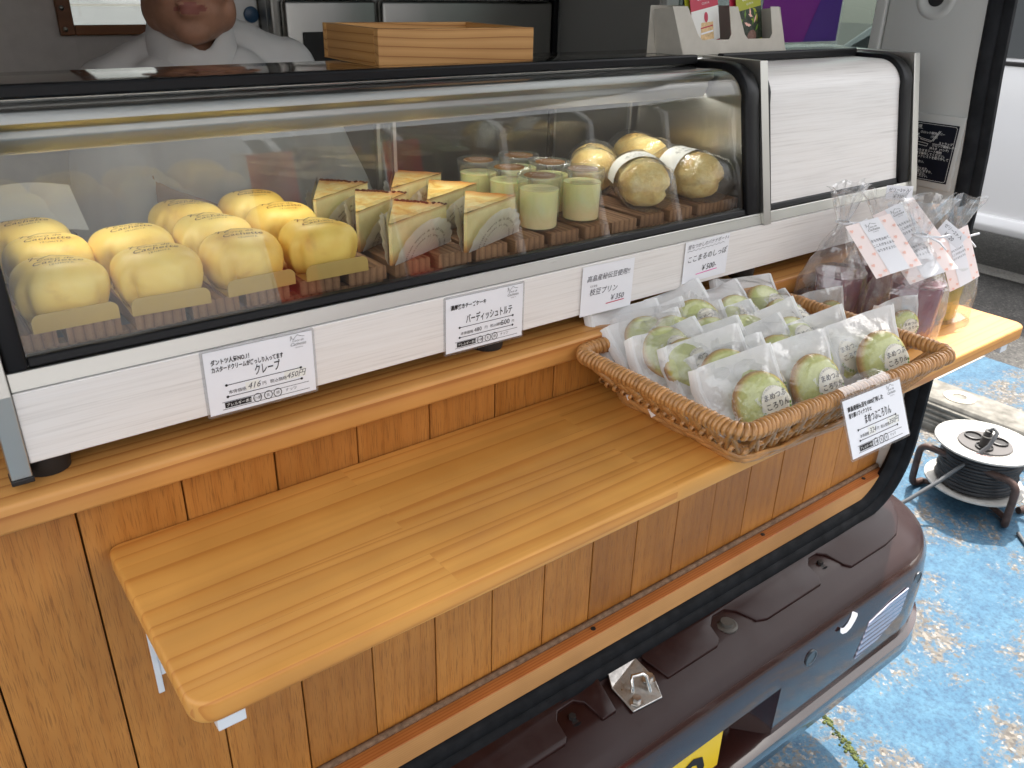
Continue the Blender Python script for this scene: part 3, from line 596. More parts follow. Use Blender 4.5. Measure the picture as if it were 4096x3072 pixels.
# number plate in the recess, lamp lens, sensor buttons, white hook-shaped sticker
npl = MB().box((.434, -.1245, .297), (.761, -.1215, .460)).build('number_plate', 'plate', T, bevel=.0012); npl['label'] = 'yellow number plate with dark green digits'
for tx, xx in (('9', .236), ('.', .03)):
    pr = Print(.0004); pr.text(tx, xx, .044, .122, 'ink', bold=.01); pr.build(npl, frame(Vector((.434, -.125, .297))-T.location, (1, 0, 0), (0, 0, 1), (0, -1, 0)), 'digit')
lq = [(1.074, .4055), (1.135, .412), (1.199, .440), (1.2045, .4885), (1.15, .484), (1.0922, .4716)]
lens = MB().loft([[(x, -.1375, z) for x, z in lq], [(x, -.1405, z) for x, z in lq]]).build('lamp_lens', 'reflector', bump_o, bevel=.001)
my2 = lambda x, y, z: Matrix.Translation((x, y, z)) @ Matrix.Rotation(R(90), 4, 'X')
for x, y, z in ((.935, -.1375, .486), (1.240, -.1345, .487)):
    MB().lathe([(.0135, -.002), (.0135, .0012), (.0115, .0014), (.011, .0004), (0, .0008)], 26, mtx=my2(x, y, z)).build('sensor_button', plain('sensor_plastic', (.05, .06, .07, 1), .3), bump_o, smooth=40)
jc = [(1.0497, -.1165, .5230, .0075), (1.0530, -.1215, .5160, .0078), (1.0540, -.127, .5100, .0072), (1.0480, -.1320, .5090, .0062), (1.0390, -.1352, .5050, .0052), (1.0280, -.1372, .4990, .0046), (1.0170, -.1378, .4960, .0042), (1.0080, -.1376, .4985, .0042), (1.0030, -.1370, .5030, .0038)]
jr = []
for k, (x, y, z, wd) in enumerate(jc):
    a_ = Vector(jc[max(0, k-1)][:3]); b_ = Vector(jc[min(len(jc)-1, k+1)][:3]); t_ = (b_-a_).normalized(); n_ = Vector((0, -.8, .6)); s_ = t_.cross(n_).normalized()*wd; c_ = Vector((x, y, z))+n_*.0022
    jr.append([c_-s_, c_+s_])
jb = MB().loft(jr, closed=False).build('hook_sticker', 'paper', bump_o, smooth=60); jb['label'] = 'white hook-shaped sticker on the bumper edge'

# ================================================================== DISPLAY CASE
D = thing('display_case', 'long refrigerated cake display case with curved glass and white woodgrain base', 'display case', (.61, .1, 1.0525))
YP = -.003
def yf(z): return YP + .004 + .197*(z-1.1243)
XL0, XL1, XD0, XD1, XR0, XR1 = .0255, .039, .842, .8553, 1.1782, 1.192
ZT = 1.306
bp_ = MB().box((XL1, YP, 1.0705), (XR0-.0002, YP+.012, 1.1243)).build('base_panel', 'lam', D, bevel=.0008)
MB().box((XL1, YP+.0125, 1.072), (XR0, .24, 1.122)).build('base_body', 'steel', D)
for x in (.0515, .8445, 1.12, .45):
    MB().lathe([(.0150, 0), (.0165, .012), (.0165, .021)], 24, (x, .0205, 1.0512)).build('foot', 'black', D, smooth=40)
    MB().lathe([(.0150, 0), (.0165, .012), (.0165, .021)], 24, (x, .21, 1.0512)).build('foot', 'black', D, smooth=40)
# glass profile in (y, z): leans back, then curls over to the top
def prof(off=0, n=10):
    p = [(yf(1.137)+off, 1.137), (yf(1.2)+off, 1.2), (yf(1.258)+off, 1.258)]
    y0, z0 = yf(1.258)+off, 1.258; r = .042-off; cz = 1.262; cy_ = y0+r
    for i in range(1, n+1):
        a = R(8+82*i/n); p.append((cy_-r*math.cos(a), cz-.002+(r+off*0)*math.sin(a)))
    p.append((.112, p[-1][1])); return p
def sheet(x0, x1, off, th, name, m, parent):
    a = prof(off); b = prof(off+th); mb = MB(); poly = a+b[::-1]
    mb.prism(poly, 0, x0, x1); return mb.build(name, m, parent, smooth=35)
sheet(.052, .828, .0045, .003, 'front_glass', 'glass', D)
sheet(.862, 1.1575, .0045, .004, 'blank_panel', 'lam', D)['label'] = 'white woodgrain blank panel closing the right end'
def gasket(x0, x1, w0=.0):
    a = prof(-.0015); b = prof(.0085); return MB().prism(a+b[::-1], 0, x0, x1)
for x0, x1 in ((.0392, .0535), (.8185, .8418), (.8556, .8635), (1.1535, 1.1780)): gasket(x0, x1).build('glass_gasket', 'rubber', D, bevel=.0025, bseg=2, smooth=50)
for x0, x1 in ((.0536, .8184), (.8636, 1.1534)):
    MB().prism([(yf(1.1375)+.0015, 1.1375), (yf(1.1375)+.011, 1.1375), (yf(1.1440)+.011, 1.1440), (yf(1.1440)+.0022, 1.1440)], 0, x0, x1).build('glass_gasket', 'rubber', D, bevel=.0012)
    MB().prism([(.1055, 1.2985), (.1055, 1.3085), (.1155, 1.3085), (.1155, 1.2985)], 0, x0, x1).build('glass_gasket', 'rubber', D, bevel=.002)
for x0, x1 in ((XL1+.0002, XD0-.0002), (XD1+.0002, XR0-.0002)):
    MB().prism([(YP+.0015, 1.1246), (yf(1.1372)-.001, 1.1372), (yf(1.1372)+.01, 1.1372), (YP+.012, 1.1246)], 0, x0, x1).build('sill_strip', 'steel', D, bevel=.0006)
def post(x0, x1, zlo, yback):
    yt = yf(ZT)-.003
    poly = [(YP-.002, zlo), (YP-.002, 1.124), (yt, ZT+.0003), (yback, ZT+.0003), (yback, 1.296), (yt+.030, 1.296), (yt+.012, 1.283), (yf(1.14)+.012, 1.14), (YP+.012, 1.124), (YP+.012, zlo)]
    return MB().prism(poly, 0, x0, x1)
post(XL0, XL1-.0003, 1.0615, .13).build('end_post', 'steelz', D, bevel=.0008); post(XR0, XR1, 1.0715, .13).build('end_post', 'steelz', D, bevel=.0008); post(XD0, XD1, 1.1244, .13).build('divider_post', 'steelz', D, bevel=.0008)
MB().box((XL0-.0006, YP-.003, 1.0575), (XL1+.0004, YP+.0125, 1.0618)).build('post_cap', 'black', D, bevel=.0008)
MB().prism([(YP+.013, 1.073), (yf(1.29)+.02, 1.29), (.24, 1.29), (.24, 1.073)], 0, XL0+.002, XL1-.002).build('end_wall', 'steelz', D)
MB().prism([(yf(1.14)+.013, 1.126), (yf(1.29)+.02, 1.29), (.24, 1.29), (.24, 1.126)], 0, XD0+.002, XD1-.002).build('divider_wall', 'steelz', D)
MB().prism([(YP+.013, 1.073), (yf(1.29)+.02, 1.29), (.24, 1.29), (.24, 1.073)], 0, XR0+.002, XR1-.002).build('end_wall', 'steelz', D)
MB().box((XL0, .1157, 1.2925), (XR1, .232, ZT)).build('top_board', 'steeltop', D, bevel=.0045, bseg=4, smooth=50)
MB().box((XL1+.0005, .012, 1.1225), (XD0-.0005, .232, 1.1275)).build('inner_floor', plain('dark_tray', (.05, .05, .052, 1), .5), D)
# lamp rail under the top, with three short led strips
rail = MB().prism([(.098, 1.2915), (.095, 1.283), (.104, 1.2775), (.103, 1.272), (.108, 1.2605), (.112, 1.2600), (.1125, 1.2634), (.130, 1.2634), (.134, 1.27), (.134, 1.2915)], 0, .0545, .8395).build('lamp_rail', 'alu', D, bevel=.0012, smooth=35)
for x in (.12, .30, .48, .66, .78):
    MB().box((x-.040, .1225, 1.2624), (x+.040, .1295, 1.2634)).build('led_strip', 'led', rail)
# rear sliding doors
for x0, x1, y in ((.045, .47, .222), (.45, .838, .229)):
    dr = MB().box((x0, y, 1.128), (x1, y+.003, 1.29)).build('sliding_door', 'clearpl', D)
    for a, b_ in (((x0, y-.001, 1.128), (x0+.004, y+.004, 1.29)), ((x1-.004, y-.001, 1.128), (x1, y+.004, 1.29))): MB().box(a, b_).build('door_edge', 'alu', dr)

# ================================================================== DECK TILES, slats one by one
starts = [.0415, .0850, .1322, .1752, .2192, .2660, .3120, .3580, .4047, .4480, .4950, .5420, .5868, .6262, .6722, .7196, .7669, .8030]
tiles = [starts[0:3], starts[3:7], starts[7:9], starts[9:13], starts[13:18]]
slat_me = None
tl = ['brown grooved deck tile at the left end under crepes', 'brown grooved deck tile under the three middle crepe columns', 'narrow brown grooved deck tile under the cheesecake slices', 'brown grooved deck tile under the pudding cups', 'brown grooved deck tile under the wrapped sponge rolls']
DZ = 1.1498
W_ = .0372
def slat_poly():
    n = 6; p = [(0, 0), (W_, 0)]; top = []
    for i in range(n):
        for k in range(5):
            u = (i+k/4)/n; top.append((W_*u, .0125+.0012*math.sin(math.pi*k/4)-.0006))
    return p+top[::-1]
for ti, ss in enumerate(tiles):
    t = thing('deck_tile', tl[ti], 'deck tile', (ss[0], .036, 1.1275), 'wooden deck tiles lining the case floor')
    for s0 in ss:
        if slat_me is None:
            slat_me = MB().prism(slat_poly(), 1, 0, .18).build('slat', 'deck', t, smooth=30, local=True)
            slat_me.location = (s0-ss[0], 0, .0096)
        else:
            o = inst('slat', slat_me.data, t, Matrix.Translation((s0-ss[0], random.uniform(-.0015, .0015), .0096)))
    x0, x1 = ss[0]+.002, min(ss[-1]+W_-.002, .838)
    for y in (.040, .12, .19): MB().box((x0, y, 1.1275), (x1, y+.012, 1.1372)).build('cross_bar', 'deck', t)

# ================================================================== CREPES on gold cards
def nz(p, k): return mnoise.noise(Vector(p)*k)
def crepe_h(x, y, seed):
    """dome of a folded crepe: soft rounded-square plan, steep sides"""
    u, v = x/.0355, y/.034
    q = (abs(u)**2.6+abs(v)**2.6)**(1/2.6)
    return q
def make_crepe(seed):
    t = thing('crepe', 'x', 'crepe')
    mb = MB(); nr, na = 14, 64; rings = []
    for j in range(nr+1):
        s = j/nr
        ring = []
        for i in range(na):
            a = i*2*math.pi/na; ca, sa = math.cos(a), math.sin(a)
            k = (abs(ca)**2.6+abs(sa)**2.6)**(-1/2.6)
            ph = s*math.pi*.62                        # 0 = top, then over the shoulder and tucked under
            rr = math.sin(min(ph, math.pi/2))**.8 if ph < math.pi/2 else 1-.16*((ph-math.pi/2)/(math.pi*.12))**2
            z = .021+.0205*math.cos(ph)**.85 if ph < math.pi/2 else .021-.020*((ph-math.pi/2)/(math.pi*.12))
            x, y = .0326*k*ca*rr, .0300*k*sa*rr
            n1 = nz((x*1+seed, y, z), 32); n2 = nz((x, y+seed*3, z), 75)
            f = 1+.042*n1+.010*n2; z2 = z*(1+.06*n1+.008*n2)
            fold = (.0040*math.exp(-((a-(3.75+.04*seed))/.10)**2)+.0022*math.exp(-((a-(5.5-.05*seed))/.12)**2)-.0018*math.exp(-((a-(3.55+.04*seed))/.12)**2))*min(1, s*s*1.6)
            ring.append(Vector((x*f*(1-fold*34), y*f*(1-fold*34), max(.0006, z2))))
        rings.append(ring)
    mb.loft(rings, caps=True); body = mb.build('crepe_skin', 'crepe', t, smooth=80, local=True, weld=True)
    c = MB()
    c.box((-.0290, -.0345, 0), (.0290, .034, .0006)); c.build('gold_card', 'gold', t, local=True)
    fl = MB(); n = 8; poly = [(-.0290, 0), (.0290, 0)]
    for i in range(n+1): a = R(90*i/n); poly.append((.0290-.006+.006*math.cos(a), .0135-.006+.006*math.sin(a)))
    for i in range(n+1): a = R(90+90*i/n); poly.append((-.0290+.006+.006*math.cos(a), .0135-.006+.006*math.sin(a)))
    fl.prism(poly, 1, -.0352, -.0346); fl.build('card_flap', 'gold', t, local=True)
    pr = Print(0); pr.logo(0, -.002, .0170, 'burn')
    bvh = BVHTree.FromPolygons([v.co.copy() for v in body.data.vertices], [list(p.vertices) for p in body.data.polygons])
    def drape(p):      # drop the burnt mark on to the dome
        h = bvh.ray_cast(Vector((p.x, p.y, .1)), Vector((0, 0, -1)))
        return Vector((p.x, p.y, (h[0].z if h[0] else .03)+.0005))
    pr.bake(drape); pr.build(t, name='brand_mark')
    return t
crepe_pos = [(.0925, .067, 'crepe in the front row beside the left end post'), (.1605, .0625, 'crepe in the front row behind the first printed price card'), (.2300, .066, 'crepe in the front row, third from the left end post'), (.2990, .066, 'crepe in the front row next to the cheesecake slices'),
    (.098, .135, 'crepe in the middle row beside the left end wall'), (.1610, .134, 'crepe in the middle row with an empty place behind it'), (.2290, .131, 'crepe in the middle row, third from the left end wall'), (.2960, .136, 'crepe in the middle row next to the cheesecake slices'),
    (.094, .199, 'crepe in the back row in front of the paper receipt'), (.2260, .194, 'crepe in the back row beside the empty place'), (.2930, .200, 'crepe in the back row next to the cheesecake slices')]
protos = [make_crepe(1.0), make_crepe(4.3), make_crepe(9.1)]
for i, (x, y, lb) in enumerate(crepe_pos):
    o = protos[i] if i < 3 else copy_tree(protos[(i*2) % 3])
    o.location = (x, y, DZ+.0008); o.rotation_euler = (0, 0, R(random.uniform(-4, 4))); tag(o, 'yellow dome-shaped '+lb, 'crepe', 'yellow crepes on gold cards in the case')

# ================================================================== CHEESECAKE SLICES
def make_cake(seed, dark):
    t = thing('cheesecake_slice', 'x', 'cake slice')
    Lc, Wc, H = .082, .025, .034; n = 14
    plan = [(0, -.0012), (Lc*.5, -Wc*.5), (Lc*.97, -Wc)] + [(Lc*.97+.0045*math.sin(math.pi*i/6), -Wc+2*Wc*i/6) for i in range(1, 6)] + [(Lc*.97, Wc), (Lc*.5, Wc*.5), (0, .0012)]
    side = MB(); zs = [0, .004, .012, .022, .0325, H]; rings = []
    for z in zs: rings.append([(x+.0006*nz((x, y, z+seed), 120), y*(1+.02*nz((x, y+seed, z), 90)), z) for x, y in plan])
    side.loft(rings, caps=False); side.quad([(x, y, 0) for x, y in plan], True); side.build('cake_body', 'cakeside', t, local=True)
    top = MB(); top.grid(12, 6, lambda u, v: (Lc*(.004+.99*u), (2*v-1)*(Wc*u*.985+.001), H+.0006+.0008*nz((u*3+seed, v*3, 0), 2.2))); top.build('cake_top', 'caketop', t, local=True, smooth=60)
    if dark:
        cr = MB()
        for i in range(70):
            u = random.uniform(-1, 1); cr.lathe([(.0014, 0), (.0012, .001), (0, .0016)], 5, (Lc*.97+random.uniform(-.003, .002), Wc*u, H+.0002), cap=False)
        cr.build('dark_crust', plain('dark_crust', lin(96, 48, 24), .8), t, local=True)['kind'] = 'stuff'
    # clear band round the cut sides and a fluted paper tray folded up on both sides
    fm = MB()
    for s in (-1, 1): fm.grid(6, 1, lambda u, v: (Lc*(u*1.0)-.001, s*(Wc*u+.0022), .001+v*.0375))
    fm.build('clear_band', 'clearpl', t, local=True)
    pp = MB()
    for s in (-1, 1):
        def fan(u, v):
            a = math.pi*(u); rr = v
            x = .041+.040*math.cos(a)*rr; h = .030*math.sin(a)*rr
            fl = .0007*math.cos(u*60)*v
            return (x, s*(Wc*max(0, min(1, x/Lc))+.0034+.006*v*math.sin(a)*.6+fl+h*.14), .0004+h+.0006*math.cos(u*60)*v)
        pp.grid(60, 4, fan)
    pp.build('paper_tray', 'glassine', t, local=True, smooth=60)
    pr = Print(0)
    for txt, r0, sz in (('artisans experts de la pâtisserie, nous', .028, .0046), ('passionnés et avec coeur', .021, .0046)):
        m = len(txt)
        for s in (-1, 1):
            for i, chh in enumerate(txt):
                if chh == ' ': continue
                a = math.pi*(1-(i+.5)/m); p0 = len(pr.mb('greyprint').v)
                pr.text(chh, 0, 0, sz, 'greyprint', 'C', bold=.012)
                b = pr.mb('greyprint')
                for k in range(p0, len(b.v)):
                    q = b.v[k]; an = a+(-q.x)/r0; rr_ = (r0+q.y-.0015)/.040
                    x = .041+.040*math.cos(an)*rr_; h = .030*math.sin(an)*rr_
                    xx = x if s < 0 else .082-x
                    b.v[k] = Vector((xx, s*(Wc*max(0, min(1, xx/Lc))+.0034+.006*rr_*math.sin(an)*.6+h*.14+.0011), .0004+h))
    pr.build(t, name='paper_print')
    return t
M['glassine'] = thin('glassine_paper', (.8, .8, .78, 1), .4, .62, (.86, .85, .82, 1))
M['greyprint'] = plain('grey_print', lin(104, 100, 92), .7)
ck = [make_cake(1, True), make_cake(5, False)]
for i, (x, y, ang, p, lb) in enumerate([(.3515, .032, 40, 0, 'cheesecake slice with dark crust standing foremost beside the front crepe'), (.4290, .028, 38, 1, 'pale gold cheesecake slice in front of the pudding cups'), (.3475, .085, 46, 0, 'cheesecake slice with dark crust behind the foremost slice and crepe'),
    (.4290, .092, 40, 1, 'pale gold cheesecake slice behind the one beside the cups'), (.336, .150, 44, 0, 'dark brown topped cheesecake slice at the back beside the crepes'), (.4250, .155, 40, 1, 'pale cheesecake slice at the very back by the sliding door')]):
    o = ck[p] if i in (0, 1) else copy_tree(ck[p])
    o.scale = (1.06, 1.06, 1.10); o.location = (x, y, DZ+.0006); o.rotation_euler = (0, 0, R(ang)); tag(o, lb, 'cake slice', 'cheesecake slices in the case')

# ================================================================== PUDDING CUPS
def make_cup():
    t = thing('pudding_cup', 'x', 'pudding cup')
    MB().lathe([(.0186, .0014), (.0192, .003), (.0200, .0385), (.0203, .0402)], 32).build('pudding', 'pudding', t, local=True, smooth=50)
    MB().lathe([(0, 0), (.0204, 0), (.0210, .0012), (.0220, .044), (.0220, .046)], 36, cap=False).build('cup', 'clearpl', t, local=True, smooth=50)
    lid = MB().lathe([(.0232, .0425), (.0234, .0500), (.0236, .0536), (.0230, .0548), (.0218, .0542), (.0212, .0532), (0, .0532)], 36, cap=False).build('lid', 'clearpl', t, local=True, smooth=40)
    MB().lathe([(.0165, .0534), (.0165, .0537), (0, .0537)], 32).build('lid_label', 'lidlabel', lid, local=True)
    pr = Print(.0540); pr.logo(.001, 0, .0105, 'inkw'); pr.build(lid, name='label_print')
    return t
c0 = make_cup()
for i, (x, y, lb) in enumerate([(.5465, .0640, 'pudding cup standing foremost beside the cheesecake slice'), (.6075, .0660, 'pudding cup standing in the front pair nearest the wrapped rolls'), (.5450, .114, 'pudding cup behind the foremost cup'), (.6010, .113, 'pudding cup in the middle pair nearest the wrapped rolls'), (.5400, .164, 'pudding cup at the back beside the cheesecake slices'), (.5955, .163, 'pudding cup at the back nearest the wrapped rolls')]):
    o = c0 if i == 0 else copy_tree(c0); o.location = (x, y, DZ+.0006); o.rotation_euler = (0, 0, R(-25+random.uniform(-10, 10))); tag(o, 'clear lidded green and tan '+lb, 'pudding cup', 'pudding cups in the case')

# ================================================================== WRAPPED SPONGE ROLLS
def make_roll(seed, band):
    t = thing('wrapped_sponge_roll', 'x', 'sponge roll')
    mb = MB(); rings = []; n = 26
    for j in range(15):
        v = j/14; y = -.042+.084*v; e = math.sqrt(max(0, 1-(2*v-1)**4))*.96+.04
        ring = []
        for i in range(n):
            a = i*2*math.pi/n; rx, rz = .029*e, .0265*e
            f = 1+.10*nz((math.cos(a)+seed, math.sin(a), v*2), 1.6)+.03*nz((math.cos(a)*4, math.sin(a)*4, v*9+seed), 1.5); z = .0268+rz*math.sin(a)*f; f *= 1-.17*math.exp(-((z-.0195)/.0038)**2); x = rx*math.cos(a)*f
            ring.append(Vector((x, y*(1-.10*math.exp(-((z-.0195)/.0038)**2)), max(.0012, z))))
        rings.append(ring)
    mb.loft(rings); mb.build('sponge', 'sponge', t, smooth=70, local=True)
    fm = MB(); rings = []
    for j in range(19):
        v = j/18; y = -.056+.112*v; e = min(1, (1-abs(2*v-1))*3.6)**.55
        ring = []
        for i in range(24):
            a = i*2*math.pi/24; w_ = .0325*(.55+.45*e); h = .0275*e*.99+.002
            cr_ = 1+.07*nz((a*2+seed, v*9, 0), 1.3)+.03*math.sin(a*5+v*14+seed)
            ring.append(Vector((w_*math.cos(a)*cr_, y, max(.0004, .026+h*math.sin(a)*cr_))))
        rings.append(ring)
    fm.loft(rings); fm.build('cellophane_wrap', 'film2', t, local=True, smooth=35)
    if band:
        bd = MB(); bd.grid(16, 3, lambda u, v: (.0345*math.cos(math.pi*(1.02-1.04*u)), -.006+.032*v, .026+.0298*math.sin(math.pi*(1.02-1.04*u)))); bd.build('paper_band', 'paperw', t, local=True, smooth=60)
        pr = Print(0)
        for k, (tx, s) in enumerate((('なつかしの味', .0042), ('ここまるのしっぽ', .0048), ('バナナボート', .0042))): pr.text(tx, 0, -.0015+.0085*k, s, 'ink', 'C', bold=.004)
        pr.bake(lambda p: Vector((.0349*math.sin(p.x/.033), p.y, .026+.0302*math.cos(p.x/.033)))); pr.build(t, name='band_print')
    return t
r0, r1 = make_roll(2, True), make_roll(6, False)
for i, (x, y, ang, p, lb) in enumerate([(.712, .0790, -32, 0, 'wrapped sponge roll with paper band lying foremost beside the cups'), (.7925, .0760, -4, 0, 'wrapped sponge roll with paper band nearest the divider post'), (.797, .165, -16, 1, 'wrapped sponge roll without band behind the one by the divider'), (.7150, .166, -42, 1, 'wrapped sponge roll without band at the back behind the cups')]):
    o = (r0 if p == 0 else r1) if i in (0, 2) else copy_tree(r0 if p == 0 else r1)
    o.location = (x, y, DZ+.0004+(.006 if i == 2 else 0)); o.rotation_euler = (0, 0, R(ang)); tag(o, 'golden '+lb, 'sponge roll', 'wrapped sponge rolls in the case')

# ================================================================== CARDS
def card(name, label, mtx, wd, ht, pr, lam=True, m='paper', group=None, curl=0, hand=False):
    t = thing(name, label, 'price card', mtx.translation, group)
    t.matrix_world = mtx
    cb = MB()
    if curl: cb.grid(10, 1, lambda u, v: (wd*u, ht*v, curl*math.sin(math.pi*u)))
    else: cb.box((0, 0, -.0004), (wd, ht, 0))
    cb.build('card', m, t, local=True)
    if lam:
        e = .0022; q = []
        for cxx, cyy, a0 in ((wd+e-.002, -e+.002, -90), (wd+e-.002, ht+e-.002, 0), (-e+.002, ht+e-.002, 90), (-e+.002, -e+.002, 180)):
            for k in range(5): a = R(a0+90*k/4); q.append((cxx+.002*math.cos(a), cyy+.002*math.sin(a)))
        MB().prism(q, 2, -.0009, -.0005).build('laminate', 'lamin', t, local=True)
    if hand:
        for x0, y0, x1, y1 in ((.030, .0148, .0412, .0222), (.0625, .0155, .081, .0230)): MB().box((x0, y0, .0), (x1, y1, .00018)).build('correction_label', 'paperw', t, local=True)
    pr.build(t); return t
def price_card(head, title, base, tax, hand, tsize=.0100, headsize=.0050, hw=(.0305, .058), tw=.0215):
    pr = Print(.0003); W, H = .089, .0535
    pr.logo(.0765, .0462, .0068)
    for i, h in enumerate(head): pr.text(h, .005, .0425-.0060*i, headsize, 'ink', bold=.03, fit=hw[i])
    pr.text(title, .049-tw/2 if tw < .05 else .022, .0270, tsize, 'ink', 'L', bold=.014, fit=tw)
    for y, x0, x1 in ((.0235, .015, .077), (.0135, .015, .077)):
        pr.line([(x0, y), (x1, y)], .0006); pr.disc(x0, y, .0011); pr.disc(x1, y, .0011)
    pr.text('本体価格', .016, .0158, .0036, 'ink'); pr.text('円', .0435, .0165, .0036, 'ink'); pr.text('税込価格', .050, .0165, .0036, 'ink')
    if hand:
        pr.text(base, .0312, .0160, .0072, 'inkp', shear=.3); pr.text(tax, .0640, .0167, .0066, 'inkp', shear=.3)
    else:
        pr.text(base, .0315, .0158, .0058, 'ink'); pr.text(tax, .0630, .0160, .0070, 'ink', bold=.005); pr.text('円', .076, .0165, .003, 'ink')
    pr.line([(.010, .0095), (.083, .0095)], .0004); pr.line([(.010, .0033), (.083, .0033)], .0004)
    pr.rect(.012, .0042, .0335, .0090, 'ink'); pr.z += .0001; pr.text('アレルギー表示', .0130, .0053, .0031, 'inkw'); pr.z -= .0001
    for x, c in ((.0385, '小麦'), (.0475, '乳'), (.0555, '卵')): pr.text(c, x, .0054, .0031, 'ink', 'C'); pr.ring(x, .0066, .0033, .0006)
    pr.text('ナッツ', .062, .0056, .0034, 'ink'); return pr
def fcard(x, z, ang=0, y=YP-.0012, lean=0):
    return Matrix.Translation((x, y, z)) @ Matrix.Rotation(R(90+lean), 4, 'X') @ Matrix.Rotation(R(ang), 4, 'Z')
card('price_card', 'laminated price card on the case below the crepes, priced 450 yen', fcard(.1655, 1.0695, -.6), .089, .0535, price_card(['ダントツ人気NO.1！', 'カスタードクリームがぎっしり入ってます'], 'クレープ', '416', '450円', True), hand=True)
card('price_card', 'laminated price card on the case below the cheesecake slices, priced 500 yen', fcard(.385, 1.0680, -.6), .089, .0535, price_card(['濃厚焼きチーズケーキ'], 'バーディッシュトルテ', '480', '500', False, .0095, hw=(.040,), tw=.054))
pr = Print(.0004)
pr.text('高畠産秘伝豆使用!!', .006, .037, .0072, 'inkp', shear=.2, ang=1); pr.text('えだまめ', .011, .0305, .0026, 'inkp'); pr.text('枝豆プリン', .011, .0220, .0080, 'inkp', shear=.15); pr.text('￥350', .040, .0115, .0085, 'inkp', shear=.25); pr.line([(.036, .0090), (.062, .0098)], .0010, 'red')
card('price_card', 'handwritten white price slip with red underline, priced 350 yen', fcard(.5500, 1.0690, -1.2, YP-.0018), .0735, .0535, pr, lam=False)
pr = Print(.0004)
pr.text('昔なつかしのバナナボート♪', .004, .0400, .0056, 'inkp', shear=.2, ang=2); pr.line([(.004+.0035*i, .0365+(.0014 if i % 2 else 0)+.00012*i) for i in range(19)], .00035, 'inkp')
pr.text('ここまるのしっぽ', .0045, .0240, .0085, 'ink', shear=.15, ang=2); pr.text('￥500-', .029, .0105, .0095, 'ink', shear=.25, ang=2); pr.line([(.022, .0080), (.058, .0092)], .0010, 'pinkpen')
card('price_card', 'handwritten white price slip with pink underline, priced 500 yen', fcard(.7045, 1.0755, .4, YP-.0018), .0755, .0485, pr, lam=False)

# ================================================================== TRAY, LEAFLET STAND, PURPLE SIGN on the case
t = thing('wooden_tray', 'shallow open pine tray standing on the case top', 'tray', (.4064, .137, ZT+.0003))
a = R(-3.0); t.rotation_euler = (0, 0, a)
MB().box((0, 0, .0012), (.178, .009, .0335)).build('front_board', 'tray', t, local=True, bevel=.0006)
MB().box((.0001, .0092, .0012), (.009, .1205, .0334)).build('side_board', 'tray_side', t, local=True, bevel=.0006); MB().box((.169, .0092, .0012), (.1779, .1205, .0334)).build('side_board', 'tray_side', t, local=True, bevel=.0006)
MB().box((0, .1207, .0012), (.178, .1295, .0335)).build('back_board', 'tray', t, local=True, bevel=.0006); MB().box((.0, .0, 0), (.178, .1295, .0011)).build('bottom_board', 'tray_side', t, local=True)
t = thing('leaflet_stand', 'grey cardboard stand holding leaflets in two pockets on the case top', 'leaflet stand', (.8139, .1255, ZT+.0003))
def lean(u, v, d=0): return (u-.020*v/.054, .006*v/.054+d, v)   # stand face leans back
fr = MB(); out = [(0, 0), (.200, 0), (.197, .025), (.1825, .054), (.170, .054), (.166, .050)]
def pocket(x0, x1): return [(x1-.002, .020), (x1-.006, .0165), (x0+.006, .0165), (x0+.002, .020)]
outline = [(0, 0), (.201, 0), (.201, .054), (.1835, .054), (.178, .022), (.172, .0165), (.127, .0165), (.122, .022), (.118, .054), (.102, .054), (.096, .022), (.090, .0165), (.040, .0165), (.034, .022), (.026, .054), (0, .054)]
fr.loft([[lean(x, z) for x, z in outline], [lean(x, z, .0008) for x, z in outline]]); fr.build('front_face', 'kraft', t, local=True)
sd = MB(); sd.prism([(.001, 0), (.0065, .0535), (.038, .050), (.046, .0)], 0, -.0008, 0)
sd.v = [Vector((p.x-.020*p.z/.054*.9, p.y, p.z)) for p in sd.v]; sd.build('side_flap', 'kraft', t, local=True)
sd = MB(); sd.prism([(.001, 0), (.0065, .0535), (.038, .050), (.046, .0)], 0, .2012, .202); sd.v = [Vector((p.x-.020*p.z/.054*.9, p.y, p.z)) for p in sd.v]; sd.build('side_flap', 'kraft', t, local=True)
MB().box((-.017, .044, .0), (.19, .0448, .054)).build('back_panel', 'kraft', t, local=True); MB().box((.001, .0015, .0002), (.2, .0435, .0009)).build('base_panel', 'kraft', t, local=True)
